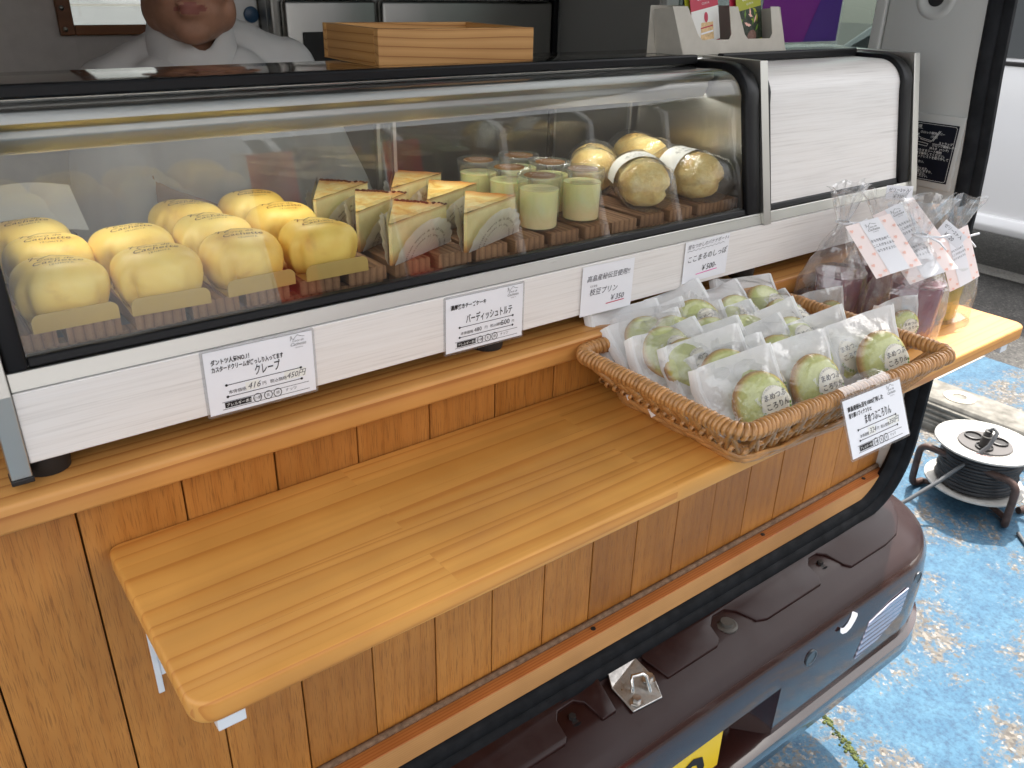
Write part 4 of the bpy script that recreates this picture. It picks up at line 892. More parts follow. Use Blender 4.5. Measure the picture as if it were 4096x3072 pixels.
def leaflet(k, x, y, colr, kind, label):
    l = thing('leaflet', label, 'leaflet', (x, y, ZT+.0013), 'leaflets in the cardboard stand')
    W, H = .060, .112; LM = Matrix(((1, -.30, 0, 0), (0, .10, -1, 0), (0, .95, .1, 0), (0, 0, 0, 1)))
    MB().box((0, 0, -.0005), (W, H, 0)).build('sheet', colr, l, local=True).matrix_local = LM
    if kind:
        pr = Print(.0003)
        if kind == 'A':
            pr.rect(.0, .008, W, .047, 'paperw'); pr.z += .0002; pr.poly([(.016, .012), (.046, .010), (.046, .030), (.020, .032)], 'cakeprint'); pr.rect(.018, .0185, .045, .0205, 'paper', .0001); pr.rect(.018, .025, .045, .0265, 'crimson', .0001); pr.disc(.031, .037, .0042, 'crimson', ry=.006, dz=.0002); pr.poly([(.004, .008), (.014, .008), (.012, .020), (.006, .022)], 'cakeprint')
        else:
            pr.rect(.0, .008, W, .047, 'leafdark'); pr.z += .0002
            for i in range(14): xx, yy = random.uniform(.006, W-.006), random.uniform(.022, .044); aa = random.uniform(0, 3); pr.poly([(xx+.006*math.cos(aa), yy+.006*math.sin(aa)), (xx+.002*math.cos(aa+1.6), yy+.002*math.sin(aa+1.6)), (xx-.006*math.cos(aa), yy-.006*math.sin(aa)), (xx-.002*math.cos(aa+1.6), yy-.002*math.sin(aa+1.6))], random.choice(['lime', 'greendot', 'heart']), i*.00001)
            pr.disc(.033, .0135, .011, 'brownprint', ry=.0075, dz=.0003)
        pr.logo(.030, .064, .017, 'inkw'); pr.build(l, LM)
    return l
leaflet(0, .8415, .1335, 'crimson', 'A', 'crimson leaflet picturing a slice of strawberry cake'); leaflet(1, .8365, .1375, 'lime', None, 'lime green leaflet peeping out behind the crimson one')
leaflet(2, .9265, .1335, 'lime', 'B', 'lime green leaflet picturing leaves and a brown cake'); leaflet(3, .9190, .1375, 'crimson', None, 'crimson leaflet peeping out behind the lime green one')
t = thing('menu_sign', 'purple sign sheet in a clear acrylic stand on the case top', 'sign', (1.02, .166, ZT+.0003))
MB().box((1.0, .164, ZT+.0003), (1.192, .1665, 1.43)).build('acrylic_sheet', 'acrylic', t, bevel=.0006); MB().box((1.0, .150, ZT+.0003), (1.192, .19, ZT+.0022)).build('acrylic_foot', 'acrylic', t)
sh = MB().box((1.003, .1630, ZT+.008), (1.184, .1637, 1.426)).build('printed_sheet', 'purpleprint', t)
pr = Print(.0003); pr.rect(.006, .060, .174, .112, 'paper'); pr.poly([(.10, 0), (.181, 0), (.181, .059), (.13, .059)], 'violet', -.0001); pr.build(sh, frame(Vector((1.003, .1628, ZT+.008))-t.location, (1, 0, 0), (0, 0, 1), (0, -1, 0)))
# paper receipt leaning behind the sliding door
t = thing('paper_receipt', 'curled white paper receipt behind the left end of the case', 'receipt', (.105, .249, 1.128))
MB().grid(8, 6, lambda u, v: (.055+.092*u+.012*v*0+.006*(1-v)*(u), .25+.012*math.sin(u*2.6)+.02*v, 1.160+.040*v+.006*math.sin(u*3))).build('sheet', 'paper', t, smooth=60)
MB().box((.06, .244, 1.1276), (.14, .262, 1.162)).build('clip_block', 'black', t)

# ================================================================== WOODEN SHELF on brackets
t = thing('folding_shelf', 'pine shelf board with rounded corners on white folding brackets', 'shelf', (.63, -.1, .965))
rc = .016; X0, X1, Y0, Y1 = .0735, 1.1855, -.2005, -.0008; poly = []
for cxx, cyy, a0, rr_ in ((X0+.010, Y1-.010, 90, .010), (X0+rc, Y0+rc, 180, rc), (X1-rc*1.2, Y0+rc*1.2, 270, rc*1.2), (X1-.010, Y1-.010, 0, .010)):
    for k in range(7): a_ = R(a0+90*k/6); poly.append((cxx+rr_*math.cos(a_), cyy+rr_*math.sin(a_)))
MB().prism(poly, 2, .9650, .9830).build('board', 'pine', t, bevel=.0028, bseg=3, smooth=38)
for x in (.0935, 1.135):
    br = MB(); br.box((x-.006, -.1965, .9535), (x+.012, -.01, .9649)); br.box((x-.006, -.0022, .822), (x-.001, -.0002, .953)); br.box((x-.0009, -.0014, .84), (x+.012, -.0002, .953)); br.build('bracket_arm', plain('white_enamel_metal', (.75, .76, .78, 1), .3, coat=.3), t, bevel=.001)
    MB().tube([(x+.003, -.15, .958), (x+.003, -.004, .86)], .0045, 8).build('bracket_stay', bpy.data.materials['white_enamel_metal'], t, smooth=50)

# ================================================================== WICKER BASKET
B = thing('wicker_basket', 'rectangular brown wicker basket full of wrapped green cakes', 'basket', (.69, -.135, .9832))
def rrect(x0, x1, y0, y1, r, z, n=7, step=.0046, skew=0):
    """closed rounded rectangle resampled at even steps"""
    pts = []
    for cxx, cyy, a0 in ((x1-r, y1-r, 0), (x0+r, y1-r, 90), (x0+r, y0+r, 180), (x1-r, y0+r, 270)):
        for k in range(n+1): a_ = R(a0+90*k/n); pts.append(Vector((cxx+r*math.cos(a_), cyy+r*math.sin(a_)+skew*(cxx-.69), z)))
    out = []; tot = sum((pts[(i+1) % len(pts)]-pts[i]).length for i in range(len(pts))); m = max(8, int(tot/step)); d = tot/m; acc = 0; i = 0; cur = pts[0]; out.append(cur.copy()); need = d
    while len(out) < m:
        nx = pts[(i+1) % len(pts)]; s_ = (nx-cur).length
        if s_ >= need: cur = cur+(nx-cur).normalized()*need; out.append(cur.copy()); need = d
        else: need -= s_; cur = nx; i += 1
    return out
SK = -.055
rim = rrect(.532, .855, -.243, -.032, .016, 1.0405, step=.0050, skew=SK)
def dip(p):    # hand-hold dips slightly and the rim wanders
    return Vector((p.x+.0008*nz(p, 60), p.y+.0008*nz(p+Vector((3, 0, 0)), 60), p.z+.0012*nz(p+Vector((0, 5, 0)), 25)))
rim = [dip(p) for p in rim]
MB().tube(rim, .0062, 8, closed=True).build('rim', 'wicker', B, smooth=60)
# one wrap of cane = a slanted flattened ring round the rim
wr = MB(); rg = []
for k in range(12):
    a_ = k*2*math.pi/12; c_ = Vector((math.cos(a_), 0, math.sin(a_)))
    rg.append([c_*.0060+Vector((0, -.0023+.0012*math.sin(a_), 0)), c_*.0077+Vector((0, -.0018+.0012*math.sin(a_), 0)), c_*.0082+Vector((0, .0012*math.sin(a_), 0)), c_*.0077+Vector((0, .0018+.0012*math.sin(a_), 0)), c_*.0060+Vector((0, .0023+.0012*math.sin(a_), 0))])
rg.append(rg[0]); wr.loft(rg, closed=False); wrap0 = wr.build('rim_wrap', 'wicker', B, smooth=70, local=True); wrap_me = wrap0.data
n = len(rim)
for i in range(n):
    t_ = (rim[(i+1) % n]-rim[i-1]).normalized(); z_ = Vector((0, 0, 1)); x_ = t_.cross(z_).normalized()
    s_ = random.uniform(.95, 1.1); mtx = frame(rim[i]-B.location, x_*s_, t_*random.uniform(.95, 1.08), z_*s_)
    if i == 0: wrap0.matrix_local = mtx
    else: inst('rim_wrap', wrap_me, B, mtx)
# stakes between the base and the rim, in slanting pairs
base = rrect(.578, .815, -.214, -.054, .012, .992, step=.0085, skew=SK)
stk = MB().tube([(0, 0, 0), (0, 0, .5), (0, 0, 1)], [.0025, .0027, .0025], 6).build('stake', 'wicker', B, smooth=60, local=True); stk_me = stk.data; m = len(base)
first = True
def rim_at(p):
    return min(rim, key=lambda q: ((q.x-.69)/.16-(p.x-.69)/.12)**2+((q.y+.137)/.105-(p.y+.134)/.08)**2)
for i, p in enumerate(base):
    q = rim_at(p); sl = .006*(1 if i % 2 else -1); tg_ = (base[(i+1) % m]-base[i-1]).normalized()
    a_ = p-tg_*sl*.6+Vector((0, 0, -.004)); b_ = q+tg_*sl+Vector((0, 0, -.004)); d_ = b_-a_
    x_ = d_.cross(Vector((.3, .9, .2))).normalized(); y_ = x_.cross(d_.normalized()); mtx = frame(a_-B.location, x_, y_, d_)
    if first: stk.matrix_local = mtx; first = False
    else: inst('stake', stk_me, B, mtx)
for z_, gx, r_ in ((1.008, .022, .0030),):
    ring = rrect(.578-gx*.8, .815+gx*.8, -.214-gx*.5, -.054+gx*.5, .013, z_, step=.01, skew=SK); MB().tube(ring, r_*.8, 7, closed=True).build('middle_rail', 'wicker', B, smooth=60)
    ring2 = rrect(.578-gx, .815+gx, -.214-gx*.7, -.054+gx*.7, .013, z_, step=.0115, skew=SK)
    for i in range(len(ring2)):
        if ring2[i].x > .566: continue          # only the open left side has its rail bound
        t_ = (ring2[(i+1) % len(ring2)]-ring2[i-1]).normalized(); x_ = t_.cross(Vector((0, 0, 1))).normalized(); s_ = .56
        inst('rail_wrap', wrap_me, B, frame(ring2[i]-B.location, x_*s_, t_*1.0, Vector((0, 0, s_))))
for k in range(4):
    off = .0016*(k-1.5); ring = rrect(.572-off, .821+off, -.220-off, -.048+off, .014, .9855+.0027*k, step=.012, skew=SK)
    ring = [p+Vector((.0012*math.sin(i*1.1+k*1.6), .0012*math.sin(i*1.1+k*1.6), .0008*math.cos(i*1.3+k))) for i, p in enumerate(ring)]; MB().tube(ring, .0026, 6, closed=True).build('base_strand', 'wicker', B, smooth=60)
for i in range(19): y_ = -.212+i*.0085; MB().tube([(.576, y_+SK*(.576-.69), .9868), (.817, y_+SK*(.817-.69), .9868)], .0034, 6).build('base_weaver', 'wicker', B, smooth=60)

# ================================================================== WRAPPED GREEN CAKES
def buckle(p, seed):     # the whole bag buckles a little outside the cake
    return p+Vector((0, 0, .020*nz((p.x+seed, p.y, 0), 17)*min(1, max(0, (math.hypot(p.x, p.y)-.026)/.03))))
def make_packet(seed, flip=1):
    t = thing('wrapped_cake', 'x', 'wrapped cake')
    ck_ = MB().lathe([(0, .002), (.022, .0022), (.0295, .006), (.0312, .0105), (.0300, .0150), (.0235, .0195), (.012, .0218), (0, .0225)], 32, cap=False).build('cake', 'bean', t, smooth=70, local=True)
    st_ = MB()
    def stk_pt(x, y): r = math.hypot(x, y); return .0228-.0028*(r/.022)**2.2
    n = 26; sx_, sy_ = .0085, -.0045
    rings = [[(sx_+rr*math.cos(a)*(1+.06*math.cos(3*a+.5)), sy_+rr*math.sin(a)*(1+.06*math.cos(3*a+.5)), stk_pt(sx_+rr*math.cos(a), sy_+rr*math.sin(a))+.0009) for a in [k*2*math.pi/n for k in range(n)]] for rr in (.0182, .012, .006, .0001)]
    st_.loft(rings, caps=False); s_o = st_.build('sticker', 'sticker', t, smooth=60, local=True)
    pr = Print(0)
    pr.text('まめつぶ', sx_+.0005, sy_+.0062, .0072, 'ink', 'C', bold=.012); pr.text('ころりん', sx_+.001, sy_-.0030, .0074, 'ink', 'C', bold=.012)
    for i, chh in enumerate('たかはた秘伝豆のフィナンシェ'):
        a_ = R(150-i*9.2); pr.text(chh, sx_+.0172*math.cos(a_), sy_+.0165*math.sin(a_), .0024, 'inkp', 'C', ang=math.degrees(a_)-90)
    for i in range(5):
        a_ = R(198+i*13); pr.disc(sx_+.0172*math.cos(a_), sy_+.0172*math.sin(a_), .0018, 'greendot', 10); a_ = R(-10-i*12); pr.disc(sx_+.0172*math.cos(a_), sy_+.0172*math.sin(a_), .0015, 'greendot', 10)
    pr.text('bon appétit', -.0135, .007, .0058, 'inkw', 'L', ang=-72)
    pr.bake(lambda p: Vector((p.x, p.y, stk_pt(p.x, p.y)+.0014 if True else 0)))
    pr.build(t, name='sticker_print')
    W, H = .039, .0405; OX, OY = -.0055, .0105      # the cake sits low and to the right in its bag
    def prof_(u, v):   # film height over the cake: taut tent from the dome to the sealed edges
        x, y = (2*u-1)*W+OX, (2*v-1)*H+OY; r = math.hypot(x, y)
        e = min(1, (1-max(abs(2*u-1), abs(2*v-1)))*1.35); dome = stk_pt(x, y)+.0024 if r < .024 else 0
        z = max(.0235*min(1, e*1.15)**.9 if r > .024 else dome, dome)
        return x, y, z, e
    fm = MB()
    def front(u, v):
        x, y, z, e = prof_(u, v); a_ = math.atan2(y, x)
        z += e*.0016*nz((x+seed, y, 0), 45)+.0022*e*(math.hypot(x, y) > .027)*abs(math.sin(a_*6.5+seed))
        return (x, y, max(.0006, z))
    fm.grid(22, 22, front); fm.v = [buckle(p, seed) for p in fm.v]; fm.build('front_film', 'pfilm', t, local=True, smooth=22)
    bk = MB(); bk.grid(10, 10, lambda u, v: ((2*u-1)*W*1.005+OX, (2*v-1)*H*1.005+OY, .0002-.0035*(1-(2*u-1)**2)*(1-(2*v-1)**2))); bk.v = [buckle(p, seed) for p in bk.v]; bk.build('back_film', 'milky', t, local=True, smooth=60)
    for s in (-1, 1):    # crimped seals curl backwards at both ends
        def seal(u, v): return (OX+s*(W*1.0+.0075*math.sin(v*1.35)), OY+(2*u-1)*H*.99, .0004-.010*(1-math.cos(v*1.5))+.0004*math.sin(v*26))
        sb = MB().grid(4, 10, seal); sb.v = [buckle(p, seed) for p in sb.v]; sb.build('crimped_seal', 'milky', t, local=True, smooth=60)
    fin = MB(); fin.grid(8, 2, lambda u, v: (OX+(2*u-1)*W*.98, OY-.004+.010*v, -.0042-.0003*v)); fin.build('back_seam', 'milky', t, local=True)
    return t
pk = [make_packet(1.7), make_packet(5.2), make_packet(8.8)]
# (x, y, z of the cake centre, lean back, roll in its own plane, turn)
packs = [(.6180, -.1800, 1.0180, 20, 7, -16, 'at the front left corner of the basket'), (.7120, -.1880, 1.0200, 20, 7, -12, 'standing behind the basket rim, left of the price card'), (.8150, -.1980, 1.0250, 16, 9, -16, 'standing at the front right corner of the basket'),
    (.6180, -.1380, 1.0270, 24, 8, -18, 'just behind the one in the front left corner'), (.6060, -.1000, 1.0300, 34, 10, -20, 'third from the front along the left rim'), (.6040, -.0700, 1.0340, 38, 6, -14, 'fourth from the front along the left rim'), (.6060, -.0400, 1.0350, 34, 0, -8, 'at the back left corner of the basket'),
    (.6990, -.0400, 1.0380, 30, 12, -14, 'at the middle of the back rim, leaning on the ledge'), (.6920, -.0720, 1.0300, 40, 6, -12, 'half hidden in front of the middle back one'), (.8220, -.0420, 1.0330, 36, -6, -4, 'at the back right corner of the basket'),
    (.8180, -.0760, 1.0280, 44, 0, -6, 'half hidden in front of the back right one'), (.7650, -.1230, 1.0300, 36, 8, -14, 'in the middle of the pile'), (.6640, -.1180, 1.0310, 38, 12, -18, 'in the middle of the pile towards the left rim'),
    (.7180, -.1400, 1.0240, 30, 8, -14, 'behind the front middle one, half hidden'), (.7880, -.1620, 1.0230, 26, 10, -16, 'behind the front right one, half hidden'), (.7300, -.0900, 1.0310, 42, 4, -10, 'in the second row from the back'),
    (.7600, -.0500, 1.0350, 36, 4, -8, 'on the back rim between the middle and the right corner'), (.6480, -.0560, 1.0360, 38, 8, -14, 'on the back rim between the left corner and the middle'), (.6560, -.1580, 1.0220, 30, 10, -16, 'wedged between the two front ones on the left')]
for i, (x, y, z, ln, rl, tn, lb) in enumerate(packs):
    sh_ = .015; x = (x+(.016 if x < .63 else 0))*(1-sh_); y = -.6+(y+.6)*(1-sh_); z = 1.38+(z-1.38)*(1-sh_)
    o = pk[i] if i < 3 else copy_tree(pk[i % 3])
    o.matrix_world = Matrix.Translation((x, y, z)) @ Matrix.Rotation(R(tn+random.uniform(-3, 3)), 4, 'Z') @ Matrix.Rotation(R(90-ln-9), 4, 'X') @ Matrix.Rotation(R(rl+random.uniform(-4, 4)), 4, 'Z') @ Matrix.Translation((0, 0, -.011))
    tag(o, 'film-wrapped round green cake '+lb, 'wrapped cake', 'film-wrapped green cakes in the basket')
# price card hanging on the basket rim
cz = Vector((0, -.905, .425)); cx_ = Vector((.995, .02, -.045)).normalized(); cy_v = cz.cross(cx_).normalized(); cx_ = cy_v.cross(cz).normalized()
t = card('price_card', 'laminated price card hanging on the front rim of the basket, priced 350 yen', frame(Vector((.6395, -.2800, 1.001)), cx_, cy_v, cz), .094, .0535, price_card(['高畠産秘伝豆を100%使用した', '香り高いフィナンシェ'], 'まめつぶころりん', '324', '350円', True, .0095, hw=(.057, .036), tw=.044), hand=True)
MB().grid(6, 4, lambda u, v: (.005+.075*u, .053+.016*v, -.001+.004*math.sin(v*2.5)-.016*v*v)).build('clear_tape', 'film', t, local=True, smooth=60)

# ================================================================== GIFT BAGS
def make_bag(name_lbl, x, y, neckz, jelly, tagf, seed, turn=0, wid=.040, dep=.030, topz=.045, plbl=None):
    t = thing('gift_bag', name_lbl, 'gift bag', (x, y, .9834), 'cellophane gift bags on the shelf')
    t.rotation_euler = (0, 0, R(turn)); hn = neckz-.9834
    fm = MB(); rings = []; n = 32
    lv = [(0, .96, .92), (.010, 1.02, 1.0), (.30, 1.05, 1.04), (.52, .98, .95), (.68, .84, .74), (.82, .56, .48), (.93, .27, .26), (1.0, .15, .18), (1.06, .24, .22), (1.18, .50, .32), (1.30, .78, .40), (1.0+topz/hn, .98, .46)]
    for h, fx, fy in lv:
        ring = []
        for i in range(n):
            a_ = i*2*math.pi/n; ca, sa = math.cos(a_), math.sin(a_); k = (abs(ca)**5+abs(sa)**5)**(-1/5) if h < .6 else (abs(ca)**3+abs(sa)**3)**(-1/3)
            cr = 1+(.05+.10*max(0, h-.3))*nz((ca*2+seed, sa*2, h*5), 1.1)+(.16*max(0, min(1, (h-.75)*3)))*math.sin(a_*8+seed*3+h*2)
            ring.append(Vector((wid*fx*k*ca*cr, dep*fy*k*sa*cr, hn*h+(.003*math.sin(a_*5+seed) if h > 1.2 else 0))))
        rings.append(ring)
    # subdivide rings for a crumplier film
    dense = []
    for a, b_ in zip(rings, rings[1:]):
        for q in range(3):
            u = q/3; dense.append([p.lerp(r, u)+Vector((1, 1, .3))*(.0034*nz(p.lerp(r, u)*1+Vector((seed, 0, 0)), 70)) for p, r in zip(a, b_)])
    dense.append(rings[-1]); fm.loft(dense, caps=False); fm.quad(dense[0], True)
    fm.build('cellophane', 'film', t, local=True, smooth=12)
    MB().tube([(.0085*math.cos(k*math.pi/5), .0085*math.sin(k*math.pi/5), hn*1.0) for k in range(10)], .0014, 6, closed=True).build('twist_tie', 'paper', t, local=True, smooth=60)
    tt = MB(); tt.tube([(.004, -.008, hn), (.018, -.014, hn-.001), (.032, -.016, hn+.001)], .0014, 6); tt.tube([(.004, -.008, hn), (.015, -.017, hn-.006), (.025, -.02, hn-.015)], .0014, 6); tt.build('tie_end', 'paper', t, local=True, smooth=60)
    return t
def rotz(p, turn): a_ = R(turn); return Vector((p[0]*math.cos(a_)-p[1]*math.sin(a_), p[0]*math.sin(a_)+p[1]*math.cos(a_), p[2]))
def jelly_cup(x, y, mat_, label, turn=0):
    t = thing('jelly_cup', label, 'jelly cup', (x, y, .9846), 'jelly cups in the gift bags')
    MB().lathe([(0, .0004), (.0255, .0004), (.0275, .004), (.0300, .068), (.0305, .072), (0, .072)], 28, cap=False).build('jelly', mat_, t, local=True, smooth=50)
    MB().lathe([(.0315, .0715), (.0317, .0750), (.030, .0758), (0, .0758)], 28).build('lid', 'clearpl', t, local=True, smooth=40)
    pr = Print(0); pr.logo(0, .036, .017, 'ink'); pr.bake(lambda p: Vector((.0283*math.sin(p.x/.028), -.0283*math.cos(p.x/.028), p.y))); pr.build(t, name='cup_print'); t.rotation_euler = (0, 0, R(turn)); return t
def gift_tag(label, org, n_, xdir, wd, ht):
    """pink heart-patterned card with a white centre strip; org = top-left corner"""
    n_ = Vector(n_).normalized(); x_ = Vector(xdir); x_ = (x_-n_*x_.dot(n_)).normalized(); y_ = n_.cross(x_).normalized()
    t = thing('gift_tag', label, 'tag', org, 'gift tags on the cellophane bags'); t.matrix_world = frame(Vector(org), x_, y_, n_)
    MB().grid(8, 6, lambda u, v: (wd*u, -ht*(1-v), .0016*math.sin(math.pi*u)*(1-v))).build('card', 'pink', t, local=True, smooth=60)
    pr = Print(.0004); a0, a1 = wd*.30, wd*.72; pr.rect(a0, -ht, a1, 0, 'paper'); pr.z += .0004; cxm = (a0+a1)/2; k = wd/.061
    pr.logo(cxm-.001, -.012*k, .0078*k)
    for i, s_ in enumerate(('きもちを込めて‥', 'こころがまんまる', 'なりますように')): pr.text(s_, cxm, (-.0295-.0068*i)*k, .0041*k, 'inkp', 'C', bold=.004, sx=.85)
    for hx, hy in ((.06, -.12), (.2, -.27), (.05, -.42), (.22, -.60), (.08, -.78), (.24, -.92), (.80, -.10), (.93, -.22), (.82, -.42), (.95, -.58), (.80, -.72), (.93, -.90), (.10, -1.0+.03), (.78, -.965)):
        pr.heart(wd*hx, ht*hy, .0025*k, 'heart', random.uniform(-.3, .3))
    def lift(p): u = max(0, min(1, p.x/wd)); v = 1+p.y/ht; return Vector((p.x, p.y, p.z+.0016*math.sin(math.pi*u)*(1-v)))
    pr.bake(lift); pr.build(t); return t
def price_flag(label, x, y, z, txt, turn, tilt=0):
    t = thing('price_sticker', label, 'sticker', (x, y, z), 'handwritten price stickers on the bag tops'); t.rotation_euler = (R(80), R(tilt), R(turn))
    MB().box((0, 0, -.0004), (.038, .018, 0)).build('sticker', 'paper', t, local=True, bevel=.0001)
    pr = Print(.0003); pr.text(txt[0], .003, .0105, .0055, 'inkp', shear=.1); pr.text(txt[1], .009, .0022, .0066, 'inkp', shear=.1); pr.build(t)
make_bag('clear cellophane gift bag of purple jelly behind the basket rim', .935, -.052, 1.125, 'purple_jelly', None, 1.3, 8, .043, .034)
make_bag('clear cellophane gift bag standing hindmost beside the case base', 1.035, -.046, 1.106, 'purple_jelly', None, 4.1, -6, .040, .030)
make_bag('clear cellophane gift bag of dark purple jelly in front', .9870, -.124, 1.118, 'purple_jelly', None, 7.7, -14, .044, .034)
make_bag('clear cellophane gift bag of yellow jelly at the sunny shelf end', 1.112, -.105, 1.096, 'yellow_jelly', None, 2.9, -10, .041, .036)
jelly_cup(.9560, -.050, 'purple_jelly', 'purple jelly cup in the bag behind the basket', -30); jelly_cup(1.0400, -.046, 'purple_jelly', 'purple jelly cup in the hindmost bag', -30); jelly_cup(1.0030, -.1290, 'purple_jelly', 'dark purple jelly cup in the foremost bag', -30); jelly_cup(1.108, -.108, 'yellow_jelly', 'yellow jelly cup in the bag at the shelf end', -35)
for i, (x, y, z, tn, lb) in enumerate([(.9100, -.0680, 1.0160, -28, 'inside the gift bag behind the basket'), (.9560, -.1400, 1.0160, -30, 'inside the foremost gift bag')]):
    o = copy_tree(pk[i]); o.matrix_world = Matrix.Translation((x, y, z)) @ Matrix.Rotation(R(tn), 4, 'Z') @ Matrix.Rotation(R(84), 4, 'X') @ Matrix.Rotation(R(12), 4, 'Z') @ Matrix.Scale(.62, 4)
    tag(o, 'film-wrapped round green cake '+lb, 'wrapped cake', 'film-wrapped green cakes in the gift bags')
gift_tag('pink heart-patterned gift tag on the bag behind the basket', (.9070, -.072, 1.128), (-.35, -.55, .75), (.89, -.30, .17), .063, .075)
gift_tag('pink heart-patterned gift tag on the hindmost bag, mostly covered', (.985, -.060, 1.128), (-.5, -.5, .7), (.8, -.3, .3), .058, .07)
gift_tag('pink heart-patterned gift tag lying over the foremost bag', (.979, -.078, 1.104), (-.5, -.36, .79), (.051, -.028, .019), .061, .075)
gift_tag('narrow-looking pink heart-patterned gift tag on the yellow jelly bag', (1.061, -.112, 1.097), (-.32, -.91, .25), (.046, -.011, .016), .050, .072)
price_flag('small handwritten sticker priced 720 yen on the hindmost bag', 1.035, -.045, 1.139, ('ゼリー2ヶ入', '￥720.-'), -28, 3); price_flag('small handwritten sticker priced 710 yen below the 720 one', 1.030, -.056, 1.117, ('まめつぶゼリー', '￥710.-'), -28, -2); price_flag('small folded price sticker on the foremost bag', 1.045, -.115, 1.112, ('ゼリー2ヶ入', '￥720'), -40, 35)

# ================================================================== INSIDE THE VAN
t = thing('steel_fridge', 'stainless steel two-door fridge inside the van behind the tray', 'fridge', (.95, 1.0, .6))
MB().box((.630, .9205, .602), (1.262, 1.09, 1.80)).build('body', 'fridge', t, bevel=.004)
for x0, x1 in ((.646, .828), (.8395, 1.2555)):
    for z0, z1 in ((.64, 1.3475), (1.359, 1.78)): MB().box((x0, .90, z0), (x1, .92, z1)).build('door', 'fridge', t, bevel=.007, bseg=3, smooth=40)
MB().box((1.16, .878, 1.351), (1.25, .8995, 1.371)).build('handle', 'chrome', t, bevel=.004)
MB().box((.676, .8955, 1.20), (.820, .8995, 1.295)).build('vent_grille', 'black', t, bevel=.002)
MB().box((1.2625, .905, .62), (1.275, .935, 1.8)).build('dark_gap_strip', 'rubber', t)  # black strip stands in for the shaded gap between fridge and steel lining
t = thing('steel_cabinet', 'pale steel cabinet with a round blue badge behind the person', 'cabinet', (.61, 1.03, .6))
MB().box((.572, .97, .602), (.6285, 1.09, 1.75)).build('body', 'alu', t, bevel=.004); MB().box((.6288, .94, .602), (.6297, 1.09, 1.75)).build('side_sheet', 'alu', t)
MB().lathe([(.0135, 0), (.0135, .003), (.012, .004), (0, .004)], 28, mtx=Matrix.Translation((.612, .9695, 1.321)) @ my).build('badge', 'bluelogo', t, smooth=40)
# shop keeper: body as one remeshed skin; shirt, trousers and hair are clothing over it
PX, PY = .405, .72
P_ = thing('person', 'person in a white stand-collar jacket behind the display case', 'person', (PX, PY, .6))
def capsule(mb, a, b, ra, rb, seg=16, n=6):
    a, b = Vector(a), Vector(b); d = (b-a); L_ = d.length; d.normalize(); u = Vector((0, 0, 1)) if abs(d.z) < .9 else Vector((1, 0, 0)); x = d.cross(u).normalized(); y = x.cross(d); rings = []
    for k in range(n+1): th = math.pi/2*(1-k/n); rings.append((a-d*ra*math.sin(th), max(ra*math.cos(th), 1e-4)))
    for k in range(n+1): th = math.pi/2*k/n; rings.append((b+d*rb*math.sin(th), max(rb*math.cos(th), 1e-4)))
    mb.loft([[c+x*r*math.cos(i*2*math.pi/seg)+y*r*math.sin(i*2*math.pi/seg) for i in range(seg)] for c, r in rings])
def ellip(mb, c, r, seg=24, n=14, m=None):
    rings = []
    for k in range(n+1):
        th = math.pi*(k/n)-math.pi/2
        rings.append([Vector(c)+((m @ Vector(q)) if m else Vector(q)) for q in [(r[0]*max(math.cos(th), 1e-3)*math.cos(i*2*math.pi/seg), r[1]*max(math.cos(th), 1e-3)*math.sin(i*2*math.pi/seg), r[2]*math.sin(th)) for i in range(seg)]])
    mb.loft(rings)
def remesh(mb, name, mats, parent, voxel, smooth=6, pick=None):
    o = mb.build(name, mats, None, smooth=180); md = o.modifiers.new('r', 'REMESH'); md.mode = 'VOXEL'; md.voxel_size = voxel; md.use_smooth_shade = True
    sm = o.modifiers.new('s', 'SMOOTH'); sm.iterations = smooth; sm.factor = .5
    dg = bpy.context.evaluated_depsgraph_get(); dg.update(); me = bpy.data.meshes.new_from_object(o.evaluated_get(dg)); bpy.data.objects.remove(o)
    me.name = name; me.materials.clear()
    for k in mats: me.materials.append(M[k])
    if pick:
        for p in me.polygons: p.material_index = pick(p.center)
    for p in me.polygons: p.use_smooth = True
    off = parent.location.copy(); me.transform(Matrix.Translation(-off))
    ob = bpy.data.objects.new(name, me); COL.objects.link(ob); ob.parent = parent; return ob
fy = R(-16); Hm = Matrix.Rotation(fy, 3, 'Z')
HX = PX+.018
def hp(x, y, z): v = Hm @ Vector((x, y, 0)); return (HX+v.x, PY+v.y, z)     # head frame: -y is forward
body = MB()
ellip(body, hp(0, .012, 1.455), (.074, .094, .090)); ellip(body, hp(0, -.020, 1.385), (.066, .070, .080)); ellip(body, hp(0, -.030, 1.335), (.054, .058, .042)); ellip(body, hp(0, -.068, 1.3125), (.026, .022, .019))
for s in (-1, 1):
    ellip(body, hp(s*.032, -.062, 1.372), (.026, .024, .026)); ellip(body, hp(s*.076, .012, 1.405), (.010, .018, .032)); ellip(body, hp(s*.042, -.02, 1.338), (.019, .040, .030))
capsule(body, hp(0, -.088, 1.425), hp(0, -.102, 1.385), .010, .016); ellip(body, hp(.013, -.092, 1.380), (.010, .012, .009)); ellip(body, hp(-.013, -.092, 1.380), (.010, .012, .009))
ellip(body, hp(0, -.0900, 1.3470), (.023, .0075, .0046)); ellip(body, hp(0, -.0880, 1.3350), (.018, .0080, .0056))
capsule(body, hp(0, .015, 1.36), (PX+.02, PY+.03, 1.24), .048, .052)
ellip(body, (PX, PY+.035, 1.08), (.165, .100, .20)); ellip(body, (PX, PY+.03, .86), (.15, .105, .15))
arms = []
